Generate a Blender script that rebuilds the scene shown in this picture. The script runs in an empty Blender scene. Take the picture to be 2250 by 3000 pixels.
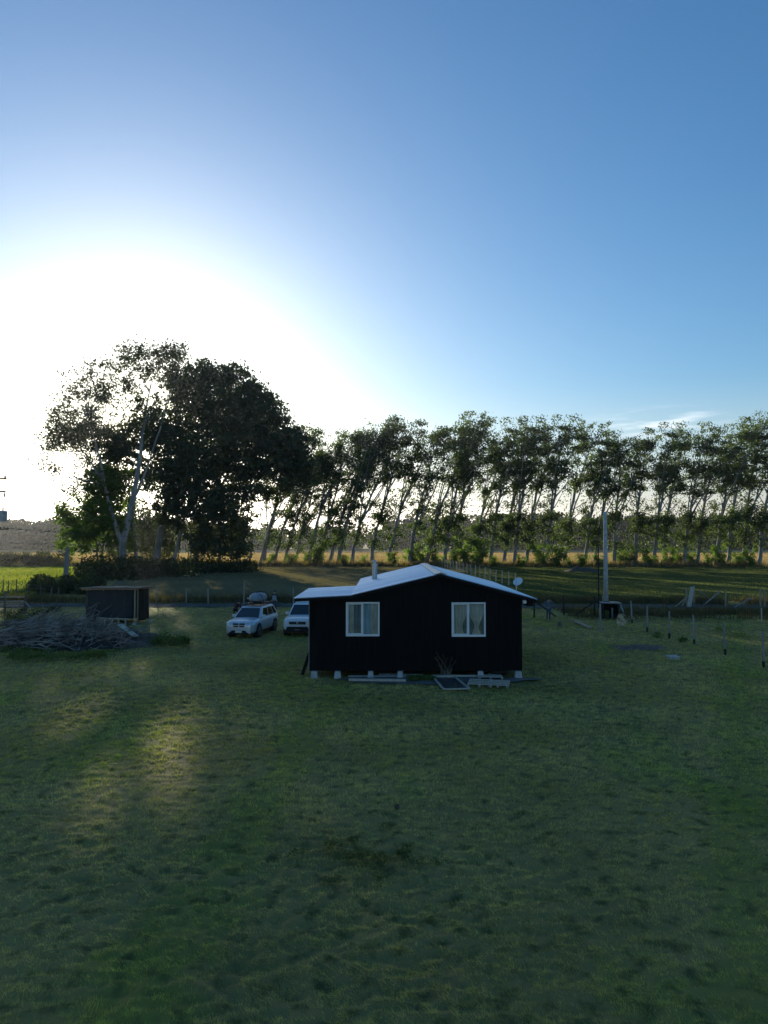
import bpy, bmesh, math, random
import numpy as np
from mathutils import Vector, Matrix, Euler
R = math.radians
random.seed(7)
rng = np.random.default_rng(11)
scene = bpy.context.scene
COL = scene.collection

# ------------------------------------------------------------------ camera, sky, sun, exposure
CAM_H, FPX = 5.8, 2100.0                 # metres; focal length in pixels of the 2250x3000 photograph
PITCH = math.atan(80 / FPX)
cd = bpy.data.cameras.new('camera'); cam = bpy.data.objects.new('camera', cd); COL.objects.link(cam)
cam.location = (0, 0, CAM_H); cam.rotation_euler = (math.pi / 2 + PITCH, 0, 0)
cd.sensor_fit = 'VERTICAL'; cd.sensor_height = 36; cd.lens = 36 * FPX / 3000
cd.clip_start = 0.1; cd.clip_end = 9000
scene.camera = cam

SUN_AZ, SUN_EL = R(-18.8), R(10.3)
sundir = Vector((math.sin(SUN_AZ) * math.cos(SUN_EL), math.cos(SUN_AZ) * math.cos(SUN_EL), math.sin(SUN_EL)))
W = bpy.data.worlds.new('World'); scene.world = W; W.use_nodes = True
nt = W.node_tree; bgn = nt.nodes['Background']
sky = nt.nodes.new('ShaderNodeTexSky'); sky.sky_type = 'NISHITA'; sky.sun_disc = False
sky.sun_elevation = SUN_EL; sky.sun_rotation = SUN_AZ
sky.air_density = 1.2; sky.dust_density = .84; sky.ozone_density = 4.3; sky.altitude = 50
# a few thin cirrus wisps low over the right end of the poplar row
tc = nt.nodes.new('ShaderNodeTexCoord')
def wnode(t, **k):
    n = nt.nodes.new(t)
    for a, b in k.items(): setattr(n, a, b)
    return n
def wmath(op, a, b=None):
    n = wnode('ShaderNodeMath', operation=op)
    for i, v in enumerate((a, b)):
        if v is None: continue
        if isinstance(v, (int, float)): n.inputs[i].default_value = v
        else: nt.links.new(v, n.inputs[i])
    return n.outputs[0]
mp = wnode('ShaderNodeMapping'); mp.inputs['Rotation'].default_value = (0, R(-12), 0); mp.inputs['Scale'].default_value = (9, 9, 60)
nt.links.new(tc.outputs['Generated'], mp.inputs['Vector'])
wn = wnode('ShaderNodeTexNoise'); wn.inputs['Scale'].default_value = 1.6; wn.inputs['Detail'].default_value = 5
nt.links.new(mp.outputs['Vector'], wn.inputs['Vector'])
wr = wnode('ShaderNodeMapRange'); wr.inputs['From Min'].default_value = 0.47; wr.inputs['From Max'].default_value = 0.66
nt.links.new(wn.outputs['Fac'], wr.inputs['Value'])
cdir = Vector(((1925 - 1125) / FPX, 1.0, (1580 - 1238) / FPX)).normalized()
sub = wnode('ShaderNodeVectorMath', operation='SUBTRACT'); sub.inputs[1].default_value = cdir
nt.links.new(tc.outputs['Generated'], sub.inputs[0])
mul = wnode('ShaderNodeVectorMath', operation='MULTIPLY'); mul.inputs[1].default_value = (9.5, 9.5, 42)
nt.links.new(sub.outputs[0], mul.inputs[0])
ln = wnode('ShaderNodeVectorMath', operation='LENGTH'); nt.links.new(mul.outputs[0], ln.inputs[0])
wm = wnode('ShaderNodeMapRange'); wm.inputs['From Min'].default_value = 1.0; wm.inputs['From Max'].default_value = 0.2
nt.links.new(ln.outputs['Value'], wm.inputs['Value'])
cf = wmath('MULTIPLY', wr.outputs[0], wm.outputs[0])
cf = wmath('MULTIPLY', cf, 0.45)
hs = wnode('ShaderNodeHueSaturation'); hs.inputs['Saturation'].default_value = 1.25; hs.inputs['Hue'].default_value = 0.5
nt.links.new(sky.outputs[0], hs.inputs['Color'])
sep = wnode('ShaderNodeSeparateXYZ'); nt.links.new(tc.outputs['Generated'], sep.inputs[0])
sm = wnode('ShaderNodeMapRange', interpolation_type='SMOOTHSTEP'); sm.inputs['From Min'].default_value = .02; sm.inputs['From Max'].default_value = .22; sm.inputs['To Min'].default_value = .36; sm.inputs['To Max'].default_value = 1.12
nt.links.new(sep.outputs['Z'], sm.inputs['Value']); nt.links.new(sm.outputs[0], hs.inputs['Saturation'])   # pale milky air low down
mixc = wnode('ShaderNodeMix', data_type='RGBA'); mixc.inputs[7].default_value = (9.0, 9.0, 9.2, 1)
nt.links.new(cf, mixc.inputs[0]); nt.links.new(hs.outputs[0], mixc.inputs[6])
nt.links.new(mixc.outputs[2], bgn.inputs['Color'])
bgn.inputs['Strength'].default_value = 0.130
sl = bpy.data.lights.new('sun', 'SUN'); sl.energy = 5.0; sl.angle = R(0.53); sl.color = (1.0, 0.92, 0.72)
so = bpy.data.objects.new('sun', sl); COL.objects.link(so); so.rotation_euler = sundir.to_track_quat('Z', 'Y').to_euler(); so.location = (-40, 120, 60)
scene.view_settings.view_transform = 'Standard'; scene.view_settings.look = 'None'
scene.view_settings.exposure = 0.40; scene.view_settings.gamma = 1.0
scene.cycles.max_bounces = 6; scene.cycles.diffuse_bounces = 4; scene.cycles.transparent_max_bounces = 8

# ------------------------------------------------------------------ helpers
def ray(px, py):
    u, v = (px - 1125) / FPX, (1500 - py) / FPX
    return Vector((u, math.cos(PITCH) - v * math.sin(PITCH), math.sin(PITCH) + v * math.cos(PITCH)))
def at(px, py, z=0.0):
    d = ray(px, py); t = (z - CAM_H) / d.z
    return Vector((0, 0, CAM_H)) + d * t
def atY(px, py, Y):
    d = ray(px, py); return Vector((0, 0, CAM_H)) + d * (Y / d.y)

def tag(o, label=None, cat=None, group=None, kind=None):
    if label: o['label'] = label
    if cat: o['category'] = cat
    if group: o['group'] = group
    if kind: o['kind'] = kind
    return o
def empty(name, loc=(0, 0, 0), rz=0.0):
    o = bpy.data.objects.new(name, None); COL.objects.link(o); o.location = loc; o.rotation_euler = (0, 0, rz)
    o.empty_display_size = 0.3
    return o
def link(name, me, mat, parent=None):
    o = bpy.data.objects.new(name, me); COL.objects.link(o)
    if mat is not None:
        for m in (mat if isinstance(mat, (list, tuple)) else [mat]): me.materials.append(m)
    if parent: o.parent = parent
    return o
def copy_tree(o, parent=None):
    c = o.copy(); COL.objects.link(c)
    if parent: c.parent = parent
    for ch in list(o.children): copy_tree(ch, c)
    return c
def np_mesh(name, V, F, smooth=False):
    V = np.asarray(V, np.float32); F = np.asarray(F, np.int32); k = F.shape[1]
    me = bpy.data.meshes.new(name)
    me.vertices.add(len(V)); me.vertices.foreach_set('co', V.ravel())
    me.loops.add(F.size); me.loops.foreach_set('vertex_index', F.ravel())
    me.polygons.add(len(F))
    me.polygons.foreach_set('loop_start', np.arange(0, F.size, k, dtype=np.int32))
    me.update(calc_edges=True)
    if smooth: me.polygons.foreach_set('use_smooth', np.ones(len(F), bool))
    me.validate(); return me

class MB:
    """collects boxes, tubes, panels; build() links them as one mesh object"""
    def __init__(s): s.v = []; s.f = []
    def add(s, vs, fs):
        b = len(s.v); s.v += [tuple(v) for v in vs]; s.f += [tuple(i + b for i in f) for f in fs]; return s
    def box(s, x0, x1, y0, y1, z0, z1, M=None):
        vs = [Vector(p) for p in ((x0,y0,z0),(x1,y0,z0),(x1,y1,z0),(x0,y1,z0),(x0,y0,z1),(x1,y0,z1),(x1,y1,z1),(x0,y1,z1))]
        if M is not None: vs = [M @ v for v in vs]
        return s.add(vs, [(3,2,1,0),(4,5,6,7),(0,1,5,4),(1,2,6,5),(2,3,7,6),(3,0,4,7)])
    def beam(s, a, b, w, h, roll=0.0):
        a, b = Vector(a), Vector(b); d = b - a; q = d.to_track_quat('Y', 'Z')
        M = Matrix.Translation(a) @ q.to_matrix().to_4x4() @ Matrix.Rotation(roll, 4, 'Y')
        return s.box(-w/2, w/2, 0, d.length, -h/2, h/2, M)
    def tube(s, pts, rad, n=6, cap=True):
        pts = [Vector(p) for p in pts]
        if not isinstance(rad, (list, tuple)): rad = [rad] * len(pts)
        rings = []
        for i, p in enumerate(pts):
            d = (pts[min(i+1, len(pts)-1)] - pts[max(i-1, 0)])
            if d.length < 1e-9: d = Vector((0,0,1))
            d.normalize(); up = Vector((0,0,1)) if abs(d.z) < .95 else Vector((0,1,0))
            a = d.cross(up).normalized(); b = d.cross(a)
            rings.append([p + (a*math.cos(2*math.pi*k/n) + b*math.sin(2*math.pi*k/n))*rad[i] for k in range(n)])
        return s.loft(rings, cap)
    def loft(s, rings, cap=True):
        n = len(rings[0]); vs = [p for r in rings for p in r]; fs = []
        for i in range(len(rings)-1):
            for k in range(n):
                fs.append((i*n+k, i*n+(k+1)%n, (i+1)*n+(k+1)%n, (i+1)*n+k))
        if cap: fs.append(tuple(range(n-1, -1, -1))); fs.append(tuple((len(rings)-1)*n+k for k in range(n)))
        return s.add(vs, fs)
    def panel(s, a, b, c, d, u0, u1, v0, v1, off, th=0.02):
        """thin slab on the quad a-b-c-d (a->b = u, a->d = v)"""
        a, b, c, d = map(Vector, (a, b, c, d)); nrm = (b-a).cross(d-a).normalized()
        P = lambda u, v: (a*(1-u)+b*u)*(1-v) + (d*(1-u)+c*u)*v
        q = [P(u0,v0), P(u1,v0), P(u1,v1), P(u0,v1)]
        vs = [p + nrm*(off-th) for p in q] + [p + nrm*off for p in q]
        return s.add(vs, [(3,2,1,0),(4,5,6,7),(0,1,5,4),(1,2,6,5),(2,3,7,6),(3,0,4,7)])
    def sphere(s, c, r, nu=12, nv=8):
        r = r if isinstance(r, (tuple, list)) else (r, r, r)
        rings = []
        for j in range(1, nv):
            t = math.pi*j/nv
            rings.append([Vector((c[0]+r[0]*math.sin(t)*math.cos(2*math.pi*k/nu), c[1]+r[1]*math.sin(t)*math.sin(2*math.pi*k/nu), c[2]-r[2]*math.cos(t))) for k in range(nu)])
        return s.loft(rings)
    def build(s, name, mat, parent=None, smooth=False, bevel=0, sub=0, fix=True):
        me = bpy.data.meshes.new(name); me.from_pydata([tuple(v) for v in s.v], [], s.f); me.update()
        if fix:
            bm = bmesh.new(); bm.from_mesh(me); bmesh.ops.recalc_face_normals(bm, faces=bm.faces); bm.to_mesh(me); bm.free()
        if smooth: me.polygons.foreach_set('use_smooth', np.ones(len(me.polygons), bool))
        o = link(name, me, mat, parent)
        if bevel:
            m = o.modifiers.new('bevel', 'BEVEL'); m.width = bevel; m.segments = 2; m.limit_method = 'ANGLE'
        if sub:
            m = o.modifiers.new('sub', 'SUBSURF'); m.levels = sub; m.render_levels = sub
        return o

# lattice value noise
_L = rng.random((256, 256)).astype(np.float32)
def vnoise(x, y):
    x = np.asarray(x, np.float64); y = np.asarray(y, np.float64)
    xi = np.floor(x).astype(int); yi = np.floor(y).astype(int); fx = x - xi; fy = y - yi
    fx = fx*fx*(3-2*fx); fy = fy*fy*(3-2*fy)
    a = _L[xi % 256, yi % 256]; b = _L[(xi+1) % 256, yi % 256]; c = _L[xi % 256, (yi+1) % 256]; d = _L[(xi+1) % 256, (yi+1) % 256]
    return (a*(1-fx)+b*fx)*(1-fy) + (c*(1-fx)+d*fx)*fy
def fbm(x, y, o=4):
    s = 0; a = .5; t = 0
    for i in range(o):
        s = s + a*vnoise(x*2**i+17.3*i, y*2**i+9.1*i); t += a; a *= .55
    return s/t

# ------------------------------------------------------------------ materials
def newmat(name):
    m = bpy.data.materials.new(name); m.use_nodes = True; return m, m.node_tree, m.node_tree.nodes['Principled BSDF']
def N(nt, t, **k):
    n = nt.nodes.new(t)
    for a, b in k.items(): setattr(n, a, b)
    return n
def ramp_noise(nt, scale, c1, c2, lo=.35, hi=.65, detail=4, vec=None, stretch=None, coord='Object'):
    t = N(nt, 'ShaderNodeTexCoord'); src = t.outputs[coord] if vec is None else vec
    if stretch:
        mp = N(nt, 'ShaderNodeMapping'); mp.inputs['Scale'].default_value = stretch; nt.links.new(src, mp.inputs['Vector']); src = mp.outputs[0]
    n = N(nt, 'ShaderNodeTexNoise'); n.inputs['Scale'].default_value = scale; n.inputs['Detail'].default_value = detail
    nt.links.new(src, n.inputs['Vector'])
    r = N(nt, 'ShaderNodeValToRGB'); r.color_ramp.elements[0].position = lo; r.color_ramp.elements[1].position = hi
    r.color_ramp.elements[0].color = (*c1, 1); r.color_ramp.elements[1].color = (*c2, 1)
    nt.links.new(n.outputs['Fac'], r.inputs['Fac']); return r.outputs['Color'], n.outputs['Fac']
def mat(name, c1, c2=None, scale=4.0, rough=.75, metal=0.0, bump=0.0, stretch=None, spec=.5, bscale=None):
    m, nt, b = newmat(name)
    b.inputs['Roughness'].default_value = rough; b.inputs['Metallic'].default_value = metal; b.inputs['Specular IOR Level'].default_value = spec
    if c2 is None: c2 = tuple(min(1, c*1.25) for c in c1)
    col, fac = ramp_noise(nt, scale, c1, c2, stretch=stretch)
    nt.links.new(col, b.inputs['Base Color'])
    if bump:
        _, f2 = ramp_noise(nt, bscale or scale*4, (0,0,0), (1,1,1), stretch=stretch)
        bp = N(nt, 'ShaderNodeBump'); bp.inputs['Strength'].default_value = bump; bp.inputs['Distance'].default_value = .05
        nt.links.new(f2, bp.inputs['Height']); nt.links.new(bp.outputs[0], b.inputs['Normal'])
    return m
def leafmat(name, c1, c2, trans=.5, tboost=2.2, scale=.35, rough=.6):
    """leaf: reflects c1..c2 and lets warmer green light through"""
    m, nt, b = newmat(name); out = nt.nodes['Material Output']
    geo = N(nt, 'ShaderNodeNewGeometry'); oi = N(nt, 'ShaderNodeObjectInfo')
    col, _ = ramp_noise(nt, scale, c1, c2, vec=geo.outputs['Position'], lo=.3, hi=.7)
    hsv = N(nt, 'ShaderNodeHueSaturation'); mr = N(nt, 'ShaderNodeMapRange'); mr.inputs['To Min'].default_value = .8; mr.inputs['To Max'].default_value = 1.2
    nt.links.new(oi.outputs['Random'], mr.inputs['Value']); nt.links.new(mr.outputs[0], hsv.inputs['Value']); nt.links.new(col, hsv.inputs['Color'])
    nt.links.new(hsv.outputs[0], b.inputs['Base Color']); b.inputs['Roughness'].default_value = rough; b.inputs['Specular IOR Level'].default_value = .25
    tr = N(nt, 'ShaderNodeBsdfTranslucent')
    ml = N(nt, 'ShaderNodeMix', data_type='RGBA', blend_type='MULTIPLY'); ml.inputs[0].default_value = 1
    nt.links.new(hsv.outputs[0], ml.inputs[6]); ml.inputs[7].default_value = (tboost*1.15, tboost*1.15, tboost*.5, 1)
    nt.links.new(ml.outputs[2], tr.inputs['Color'])
    mx = N(nt, 'ShaderNodeMixShader'); mx.inputs[0].default_value = trans
    nt.links.new(b.outputs[0], mx.inputs[1]); nt.links.new(tr.outputs[0], mx.inputs[2]); nt.links.new(mx.outputs[0], out.inputs['Surface'])
    return m
M = {}
M['poplar_leaf'] = leafmat('poplar_leaf', (.032,.052,.018), (.066,.096,.033), .42, 2.3)
M['grove_leaf'] = leafmat('grove_leaf', (.045,.060,.034), (.080,.100,.050), .30, 1.7)
M['shrub_leaf'] = leafmat('shrub_leaf', (.050,.085,.018), (.085,.135,.030), .5, 2.6)
M['bramble_leaf'] = leafmat('bramble_leaf', (.030,.042,.018), (.060,.070,.030), .35, 1.8)
M['wood_leaf'] = leafmat('wood_leaf', (.040,.050,.030), (.066,.074,.044), .12, 1.4, .05)
M['lush_weed'] = leafmat('lush_weed', (.07,.11,.03), (.15,.18,.07), .3, 1.5, 2.5)
M['weed_leaf'] = leafmat('weed_leaf', (.055,.090,.024), (.10,.145,.04), .4, 1.6, 1.5)
M['dry_grass'] = leafmat('dry_grass', (.11,.085,.045), (.21,.165,.085), .4, 1.6, .5)
M['dry_dark'] = leafmat('dry_dark', (.06,.055,.028), (.12,.10,.05), .35, 1.6, .4)
M['bark'] = mat('bark', (.16,.15,.14), (.34,.33,.31), 1.2, .9, bump=.4, stretch=(1,1,.25))
M['bark_dark'] = mat('bark_dark', (.07,.06,.05), (.15,.135,.115), 1.5, .9, bump=.4, stretch=(1,1,.25))
M['black_board'] = mat('black_board', (.0035,.0034,.0034), (.011,.0105,.0105), 2.2, .8, bump=.3, stretch=(6,6,.25), spec=.15)
M['black_trim'] = mat('black_trim', (.006,.006,.006), (.012,.012,.012), 6, .8, spec=.2)
M['zinc'] = mat('zinc', (.64,.70,.76), (.86,.89,.92), .9, .36, metal=.6, stretch=(.35,1.6,1))
M['steel'] = mat('steel', (.45,.46,.47), (.58,.59,.60), 3, .35, metal=.7)
M['white_pvc'] = mat('white_pvc', (.72,.74,.75), (.80,.81,.82), 2, .35)
M['concrete'] = mat('concrete', (.34,.34,.33), (.52,.52,.50), 5, .9, bump=.3)
M['block'] = mat('block', (.34,.35,.355), (.50,.50,.50), 6, .9, bump=.2)
M['timber'] = mat('timber', (.24,.18,.11), (.42,.34,.23), 4, .8, bump=.2, stretch=(6,6,.6))
M['timber_grey'] = mat('timber_grey', (.20,.19,.17), (.36,.34,.31), 4, .85, bump=.25, stretch=(5,5,.6))
M['timber_pale'] = mat('timber_pale', (.38,.34,.27), (.55,.50,.41), 4, .8, bump=.2, stretch=(5,5,.6))
M['post_dark'] = mat('post_dark', (.015,.014,.012), (.035,.032,.028), 5, .9, bump=.3)
M['tar'] = mat('tar', (.006,.006,.006), (.014,.013,.012), 5, .7)
M['shade_net'] = mat('shade_net', (.008,.012,.016), (.016,.021,.026), 6, .7, bump=.3, bscale=30)
M['twig'] = mat('twig', (.095,.082,.07), (.37,.335,.295), 1.3, .9)
M['earth'] = mat('earth', (.055,.042,.03), (.12,.095,.07), 3, .95, bump=.6)
M['heap_shade'] = mat('heap_shade', (.018,.016,.014), (.04,.035,.03), 5, .95, bump=.6)  # near-black colour standing in for shade inside the branch heap
M['gravel'] = mat('gravel', (.09,.09,.088), (.17,.167,.16), 2.2, .95, bump=.6, bscale=30)
M['road'] = mat('road', (.085,.082,.075), (.15,.143,.13), .8, .95, bump=.4, bscale=18, spec=0)
M['wire'] = mat('wire', (.10,.10,.10), (.18,.18,.18), 3, .5, metal=.6)
M['black_wire'] = mat('black_wire', (.01,.01,.01), (.02,.02,.02), 3, .6)
M['tyre'] = mat('tyre', (.010,.010,.010), (.02,.02,.02), 8, .85)
M['rim'] = mat('rim', (.30,.31,.32), (.42,.43,.44), 5, .35, metal=.7)
M['car_silver'] = mat('car_silver', (.60,.63,.66), (.66,.69,.72), 1, .28, metal=.35)
M['car_white'] = mat('car_white', (.72,.74,.75), (.78,.79,.80), 1, .22)
M['plastic'] = mat('plastic', (.012,.012,.013), (.022,.022,.024), 6, .55)
M['lens'] = mat('lens', (.35,.38,.40), (.55,.58,.60), 14, .12)
M['plate'] = mat('plate', (.68,.69,.68), (.78,.78,.76), 6, .4)
M['bag'] = mat('bag', (.20,.23,.25), (.30,.33,.35), 3, .55, bump=.2)
M['skin'] = mat('skin', (.42,.26,.19), (.50,.32,.24), 8, .6)
M['hair'] = mat('hair', (.012,.009,.007), (.03,.022,.016), 20, .6)
M['jacket_black'] = mat('jacket_black', (.010,.011,.014), (.022,.023,.027), 8, .8)
M['pack_grey'] = mat('pack_grey', (.20,.24,.29), (.28,.32,.37), 8, .8)
M['maroon'] = mat('maroon', (.045,.012,.022), (.08,.022,.035), 8, .8)
M['hoodie'] = mat('hoodie', (.085,.11,.15), (.13,.16,.21), 8, .85)
M['jeans'] = mat('jeans', (.035,.05,.085), (.06,.08,.12), 8, .85)
M['shoe'] = mat('shoe', (.03,.03,.03), (.06,.06,.06), 8, .7)
M['eye'] = mat('eye', (.02,.015,.01), (.03,.02,.02), 8, .2)
M['curtain'] = mat('curtain', (.70,.66,.58), (.82,.78,.70), 3, .9, stretch=(14,1,.3))
M['curtain_blue'] = mat('curtain_blue', (.40,.62,.75), (.55,.74,.85), 3, .9, stretch=(14,1,.3))
M['pane_reflection'] = mat('pane_reflection', (.20,.25,.30), (.27,.32,.37), 3, .9, stretch=(14,1,.3))  # blue-grey glass reflection, put into a surface colour
M['room'] = mat('room', (.10,.10,.10), (.14,.14,.14), 2, .9)
M['tarp'] = mat('tarp', (.008,.009,.012), (.016,.018,.022), 4, .5, bump=.3)
M['film'] = mat('film', (.03,.045,.05), (.07,.085,.09), 4, .3)
M['pipe'] = mat('pipe', (.20,.24,.28), (.28,.32,.36), 4, .5)
M['straw'] = leafmat('straw', (.72,.56,.40), (.88,.76,.60), .15, 1.2, 3)
def glass(name, tint, rough=.03, trans=.9):
    m, nt, b = newmat(name)
    col, _ = ramp_noise(nt, 2, tint, tuple(c*1.1 for c in tint))
    nt.links.new(col, b.inputs['Base Color']); b.inputs['Roughness'].default_value = rough
    out = nt.nodes['Material Output']; tp = N(nt, 'ShaderNodeBsdfTransparent'); nt.links.new(col, tp.inputs['Color'])
    gl = N(nt, 'ShaderNodeBsdfGlossy'); gl.inputs['Roughness'].default_value = rough
    lw = N(nt, 'ShaderNodeLayerWeight'); lw.inputs['Blend'].default_value = .35
    mr = N(nt, 'ShaderNodeMapRange'); mr.inputs['To Min'].default_value = 1-trans; mr.inputs['To Max'].default_value = 1
    nt.links.new(lw.outputs['Fresnel'], mr.inputs['Value'])
    mx = N(nt, 'ShaderNodeMixShader'); nt.links.new(mr.outputs[0], mx.inputs[0]); nt.links.new(tp.outputs[0], mx.inputs[1]); nt.links.new(gl.outputs[0], mx.inputs[2])
    nt.links.new(mx.outputs[0], out.inputs['Surface']); return m
M['pane'] = glass('pane', (.92,.95,.96), trans=.92)
M['car_glass'] = glass('car_glass', (.05,.06,.07), trans=.9)

# ground colour: mown grass with worn, dry and lush patches (true colour of the turf)
SWATHS = [(-3.75, .066, .85), (.10, .485, .9)]
def turf_nodes(nt, k=1.0):
    geo = N(nt, 'ShaderNodeNewGeometry'); p = geo.outputs['Position']
    c1, _ = ramp_noise(nt, .22, (.084*k,.070*k,.025*k), (.132*k,.104*k,.040*k), vec=p, lo=.3, hi=.7, detail=6)
    def layer(prev, scale, colr, lo, hi, stretch=None):
        _, f = ramp_noise(nt, scale, (0,0,0), (1,1,1), vec=p, stretch=stretch)
        mr = N(nt, 'ShaderNodeMapRange'); mr.inputs['From Min'].default_value = lo; mr.inputs['From Max'].default_value = hi
        nt.links.new(f, mr.inputs['Value'])
        mx = N(nt, 'ShaderNodeMix', data_type='RGBA'); nt.links.new(mr.outputs[0], mx.inputs[0]); nt.links.new(prev, mx.inputs[6]); mx.inputs[7].default_value = (*[c*k for c in colr], 1)
        return mx.outputs[2]
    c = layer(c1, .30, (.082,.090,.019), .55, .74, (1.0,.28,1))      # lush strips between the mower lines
    sx = N(nt, 'ShaderNodeSeparateXYZ'); nt.links.new(p, sx.inputs[0])
    def mth(op, a, b_):
        n = N(nt, 'ShaderNodeMath', operation=op)
        for i, v in enumerate((a, b_)):
            if isinstance(v, (int, float)): n.inputs[i].default_value = v
            else: nt.links.new(v, n.inputs[i])
        return n.outputs[0]
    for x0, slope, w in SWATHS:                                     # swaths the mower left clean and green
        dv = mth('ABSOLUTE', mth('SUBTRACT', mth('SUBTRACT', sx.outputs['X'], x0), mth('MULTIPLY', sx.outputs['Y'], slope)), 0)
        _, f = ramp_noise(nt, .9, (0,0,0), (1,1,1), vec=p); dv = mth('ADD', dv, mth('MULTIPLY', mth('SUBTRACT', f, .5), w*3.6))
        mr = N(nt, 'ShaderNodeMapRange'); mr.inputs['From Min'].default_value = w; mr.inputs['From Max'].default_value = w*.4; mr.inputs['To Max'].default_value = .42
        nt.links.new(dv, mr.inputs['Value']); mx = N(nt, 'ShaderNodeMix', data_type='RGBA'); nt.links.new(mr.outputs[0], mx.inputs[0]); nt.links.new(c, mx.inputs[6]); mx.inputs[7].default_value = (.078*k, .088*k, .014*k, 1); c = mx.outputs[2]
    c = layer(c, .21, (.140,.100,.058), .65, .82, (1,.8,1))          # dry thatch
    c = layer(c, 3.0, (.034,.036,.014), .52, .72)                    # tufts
    return c
def turf(name, k=1.0, trans=0.0):
    m, nt, b = newmat(name); c = turf_nodes(nt, k)
    nt.links.new(c, b.inputs['Base Color']); b.inputs['Roughness'].default_value = .9; b.inputs['Specular IOR Level'].default_value = .05
    if trans:
        out = nt.nodes['Material Output']; tr = N(nt, 'ShaderNodeBsdfTranslucent')
        ml = N(nt, 'ShaderNodeMix', data_type='RGBA', blend_type='MULTIPLY'); ml.inputs[0].default_value = 1
        nt.links.new(c, ml.inputs[6]); ml.inputs[7].default_value = (.95, 1.22, .30, 1); nt.links.new(ml.outputs[2], tr.inputs['Color'])
        mx = N(nt, 'ShaderNodeMixShader'); mx.inputs[0].default_value = trans
        nt.links.new(b.outputs[0], mx.inputs[1]); nt.links.new(tr.outputs[0], mx.inputs[2]); nt.links.new(mx.outputs[0], out.inputs['Surface'])
    return m
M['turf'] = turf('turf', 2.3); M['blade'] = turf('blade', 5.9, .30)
M['stubble'] = mat('stubble', (.30,.19,.088), (.43,.285,.135), .08, .95, bump=.5, bscale=1.5, spec=0)
M['meadow'] = mat('meadow', (.058,.076,.026), (.088,.108,.040), .06, .95, bump=.6, bscale=1.2, spec=0)
M['paddock'] = mat('paddock', (.15,.13,.072), (.21,.18,.105), .06, .95, bump=.6, bscale=1.2, spec=0)
M['sunlit_blade'] = leafmat('sunlit_blade', (.085,.115,.020), (.135,.155,.034), .5, 2.6, .08)  # brighter than the other meadow grass: sunlight put into the colour
M['meadow_blade'] = leafmat('meadow_blade', (.060,.076,.026), (.094,.110,.042), .45, 2.1, .08)
M['paddock_blade'] = leafmat('paddock_blade', (.16,.135,.07), (.25,.21,.115), .4, 1.4, .08)

# ------------------------------------------------------------------ ground
def gz(x, y):
    """small lumps of the mown turf, never above +2 cm"""
    fade = np.clip((90 - np.abs(y)) / 60, 0, 1)
    n = fbm(x*1.15 + y*.25, y*2.1, 3)*.45 + fbm(x*5.0+y*.9, y*8.5, 2)*.55
    rough = .35 + 1.3*np.clip(fbm(x*.16+40, y*.16+3, 2)-.32, 0, .5)
    return np.minimum((n-.70)*.25*rough*fade, .02)
rows = [-14.0]
while rows[-1] < 7: rows.append(rows[-1] + .6)
while rows[-1] < 34: rows.append(rows[-1] + max(.055, .0050*rows[-1]))
while rows[-1] < 80: rows.append(rows[-1] + .022*rows[-1]*.5)
while rows[-1] < 1500: rows.append(rows[-1]*1.08)
rows = np.array(rows); NC = 640
s = np.linspace(-1, 1, NC); s = np.sign(s)*(.72*np.abs(s) + .28*np.abs(s)**4)
X = s[None, :]*(np.abs(rows)[:, None]*1.15 + 14); Y = np.repeat(rows[:, None], NC, 1)
Z = gz(X, Y)
V = np.stack([X, Y, Z], -1).reshape(-1, 3)
ii, jj = np.meshgrid(np.arange(len(rows)-1), np.arange(NC-1), indexing='ij'); a = (ii*NC+jj).ravel()
F = np.stack([a, a+1, a+NC+1, a+NC], 1)
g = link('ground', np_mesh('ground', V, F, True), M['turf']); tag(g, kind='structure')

def sheet(name, pts, z, m, kind='structure', seg=1):
    me = bpy.data.meshes.new(name); me.from_pydata([(p[0], p[1], z) for p in pts], [], [tuple(range(len(pts)))]); me.update()
    o = link(name, me, m); o['kind'] = kind; return o
# gravel track across the scene
def strip(name, path, w, z, m, wob=.25):
    vs = []; fs = []
    for i, p in enumerate(path):
        vs.append((p[0], p[1]-w/2+random.uniform(-wob, wob), z)); vs.append((p[0], p[1]+w/2+random.uniform(-wob, wob), z))
        if i: k = 2*i; fs.append((k-2, k, k+1, k-1))
    me = bpy.data.meshes.new(name); me.from_pydata(vs, [], fs); me.update(); o = link(name, me, m); o['kind'] = 'structure'; return o
road_y = lambda x: 63.2 - .055*max(0, x) if x < 30 else 61.5 + .03*(x-30)
strip('gravel_road', [(x, road_y(x)) for x in np.arange(-34, 60, .7)], 3.6, .03, M['road'])
sheet('stubble_field', [(-420, 176), (420, 168), (900, 395), (-900, 395)], .06, M['stubble'])
sheet('meadow', [(6, 69), (95, 66), (190, 158), (20, 166)], .05, M['meadow'])
sheet('meadow', [(-200, 72), (-34, 72), (-40, 110), (-66, 175.9), (-400, 175.9)], .05, M['meadow'])
sheet('paddock', [(-28, 70), (5.9, 69), (19.9, 166), (-58, 168)], .05, M['paddock'])
ap = []
for k in range(72):
    t = 2*math.pi*k/72; q = 1+.10*math.sin(3*t+1)+.07*math.sin(7*t)+random.uniform(-.05,.05); ap.append((2.05 + 3.95*math.cos(t)*q, 29.9 + (.95 if math.sin(t) < 0 else .6)*math.sin(t)*q))
sheet('gravel_apron', ap, .012, M['gravel'])

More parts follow.
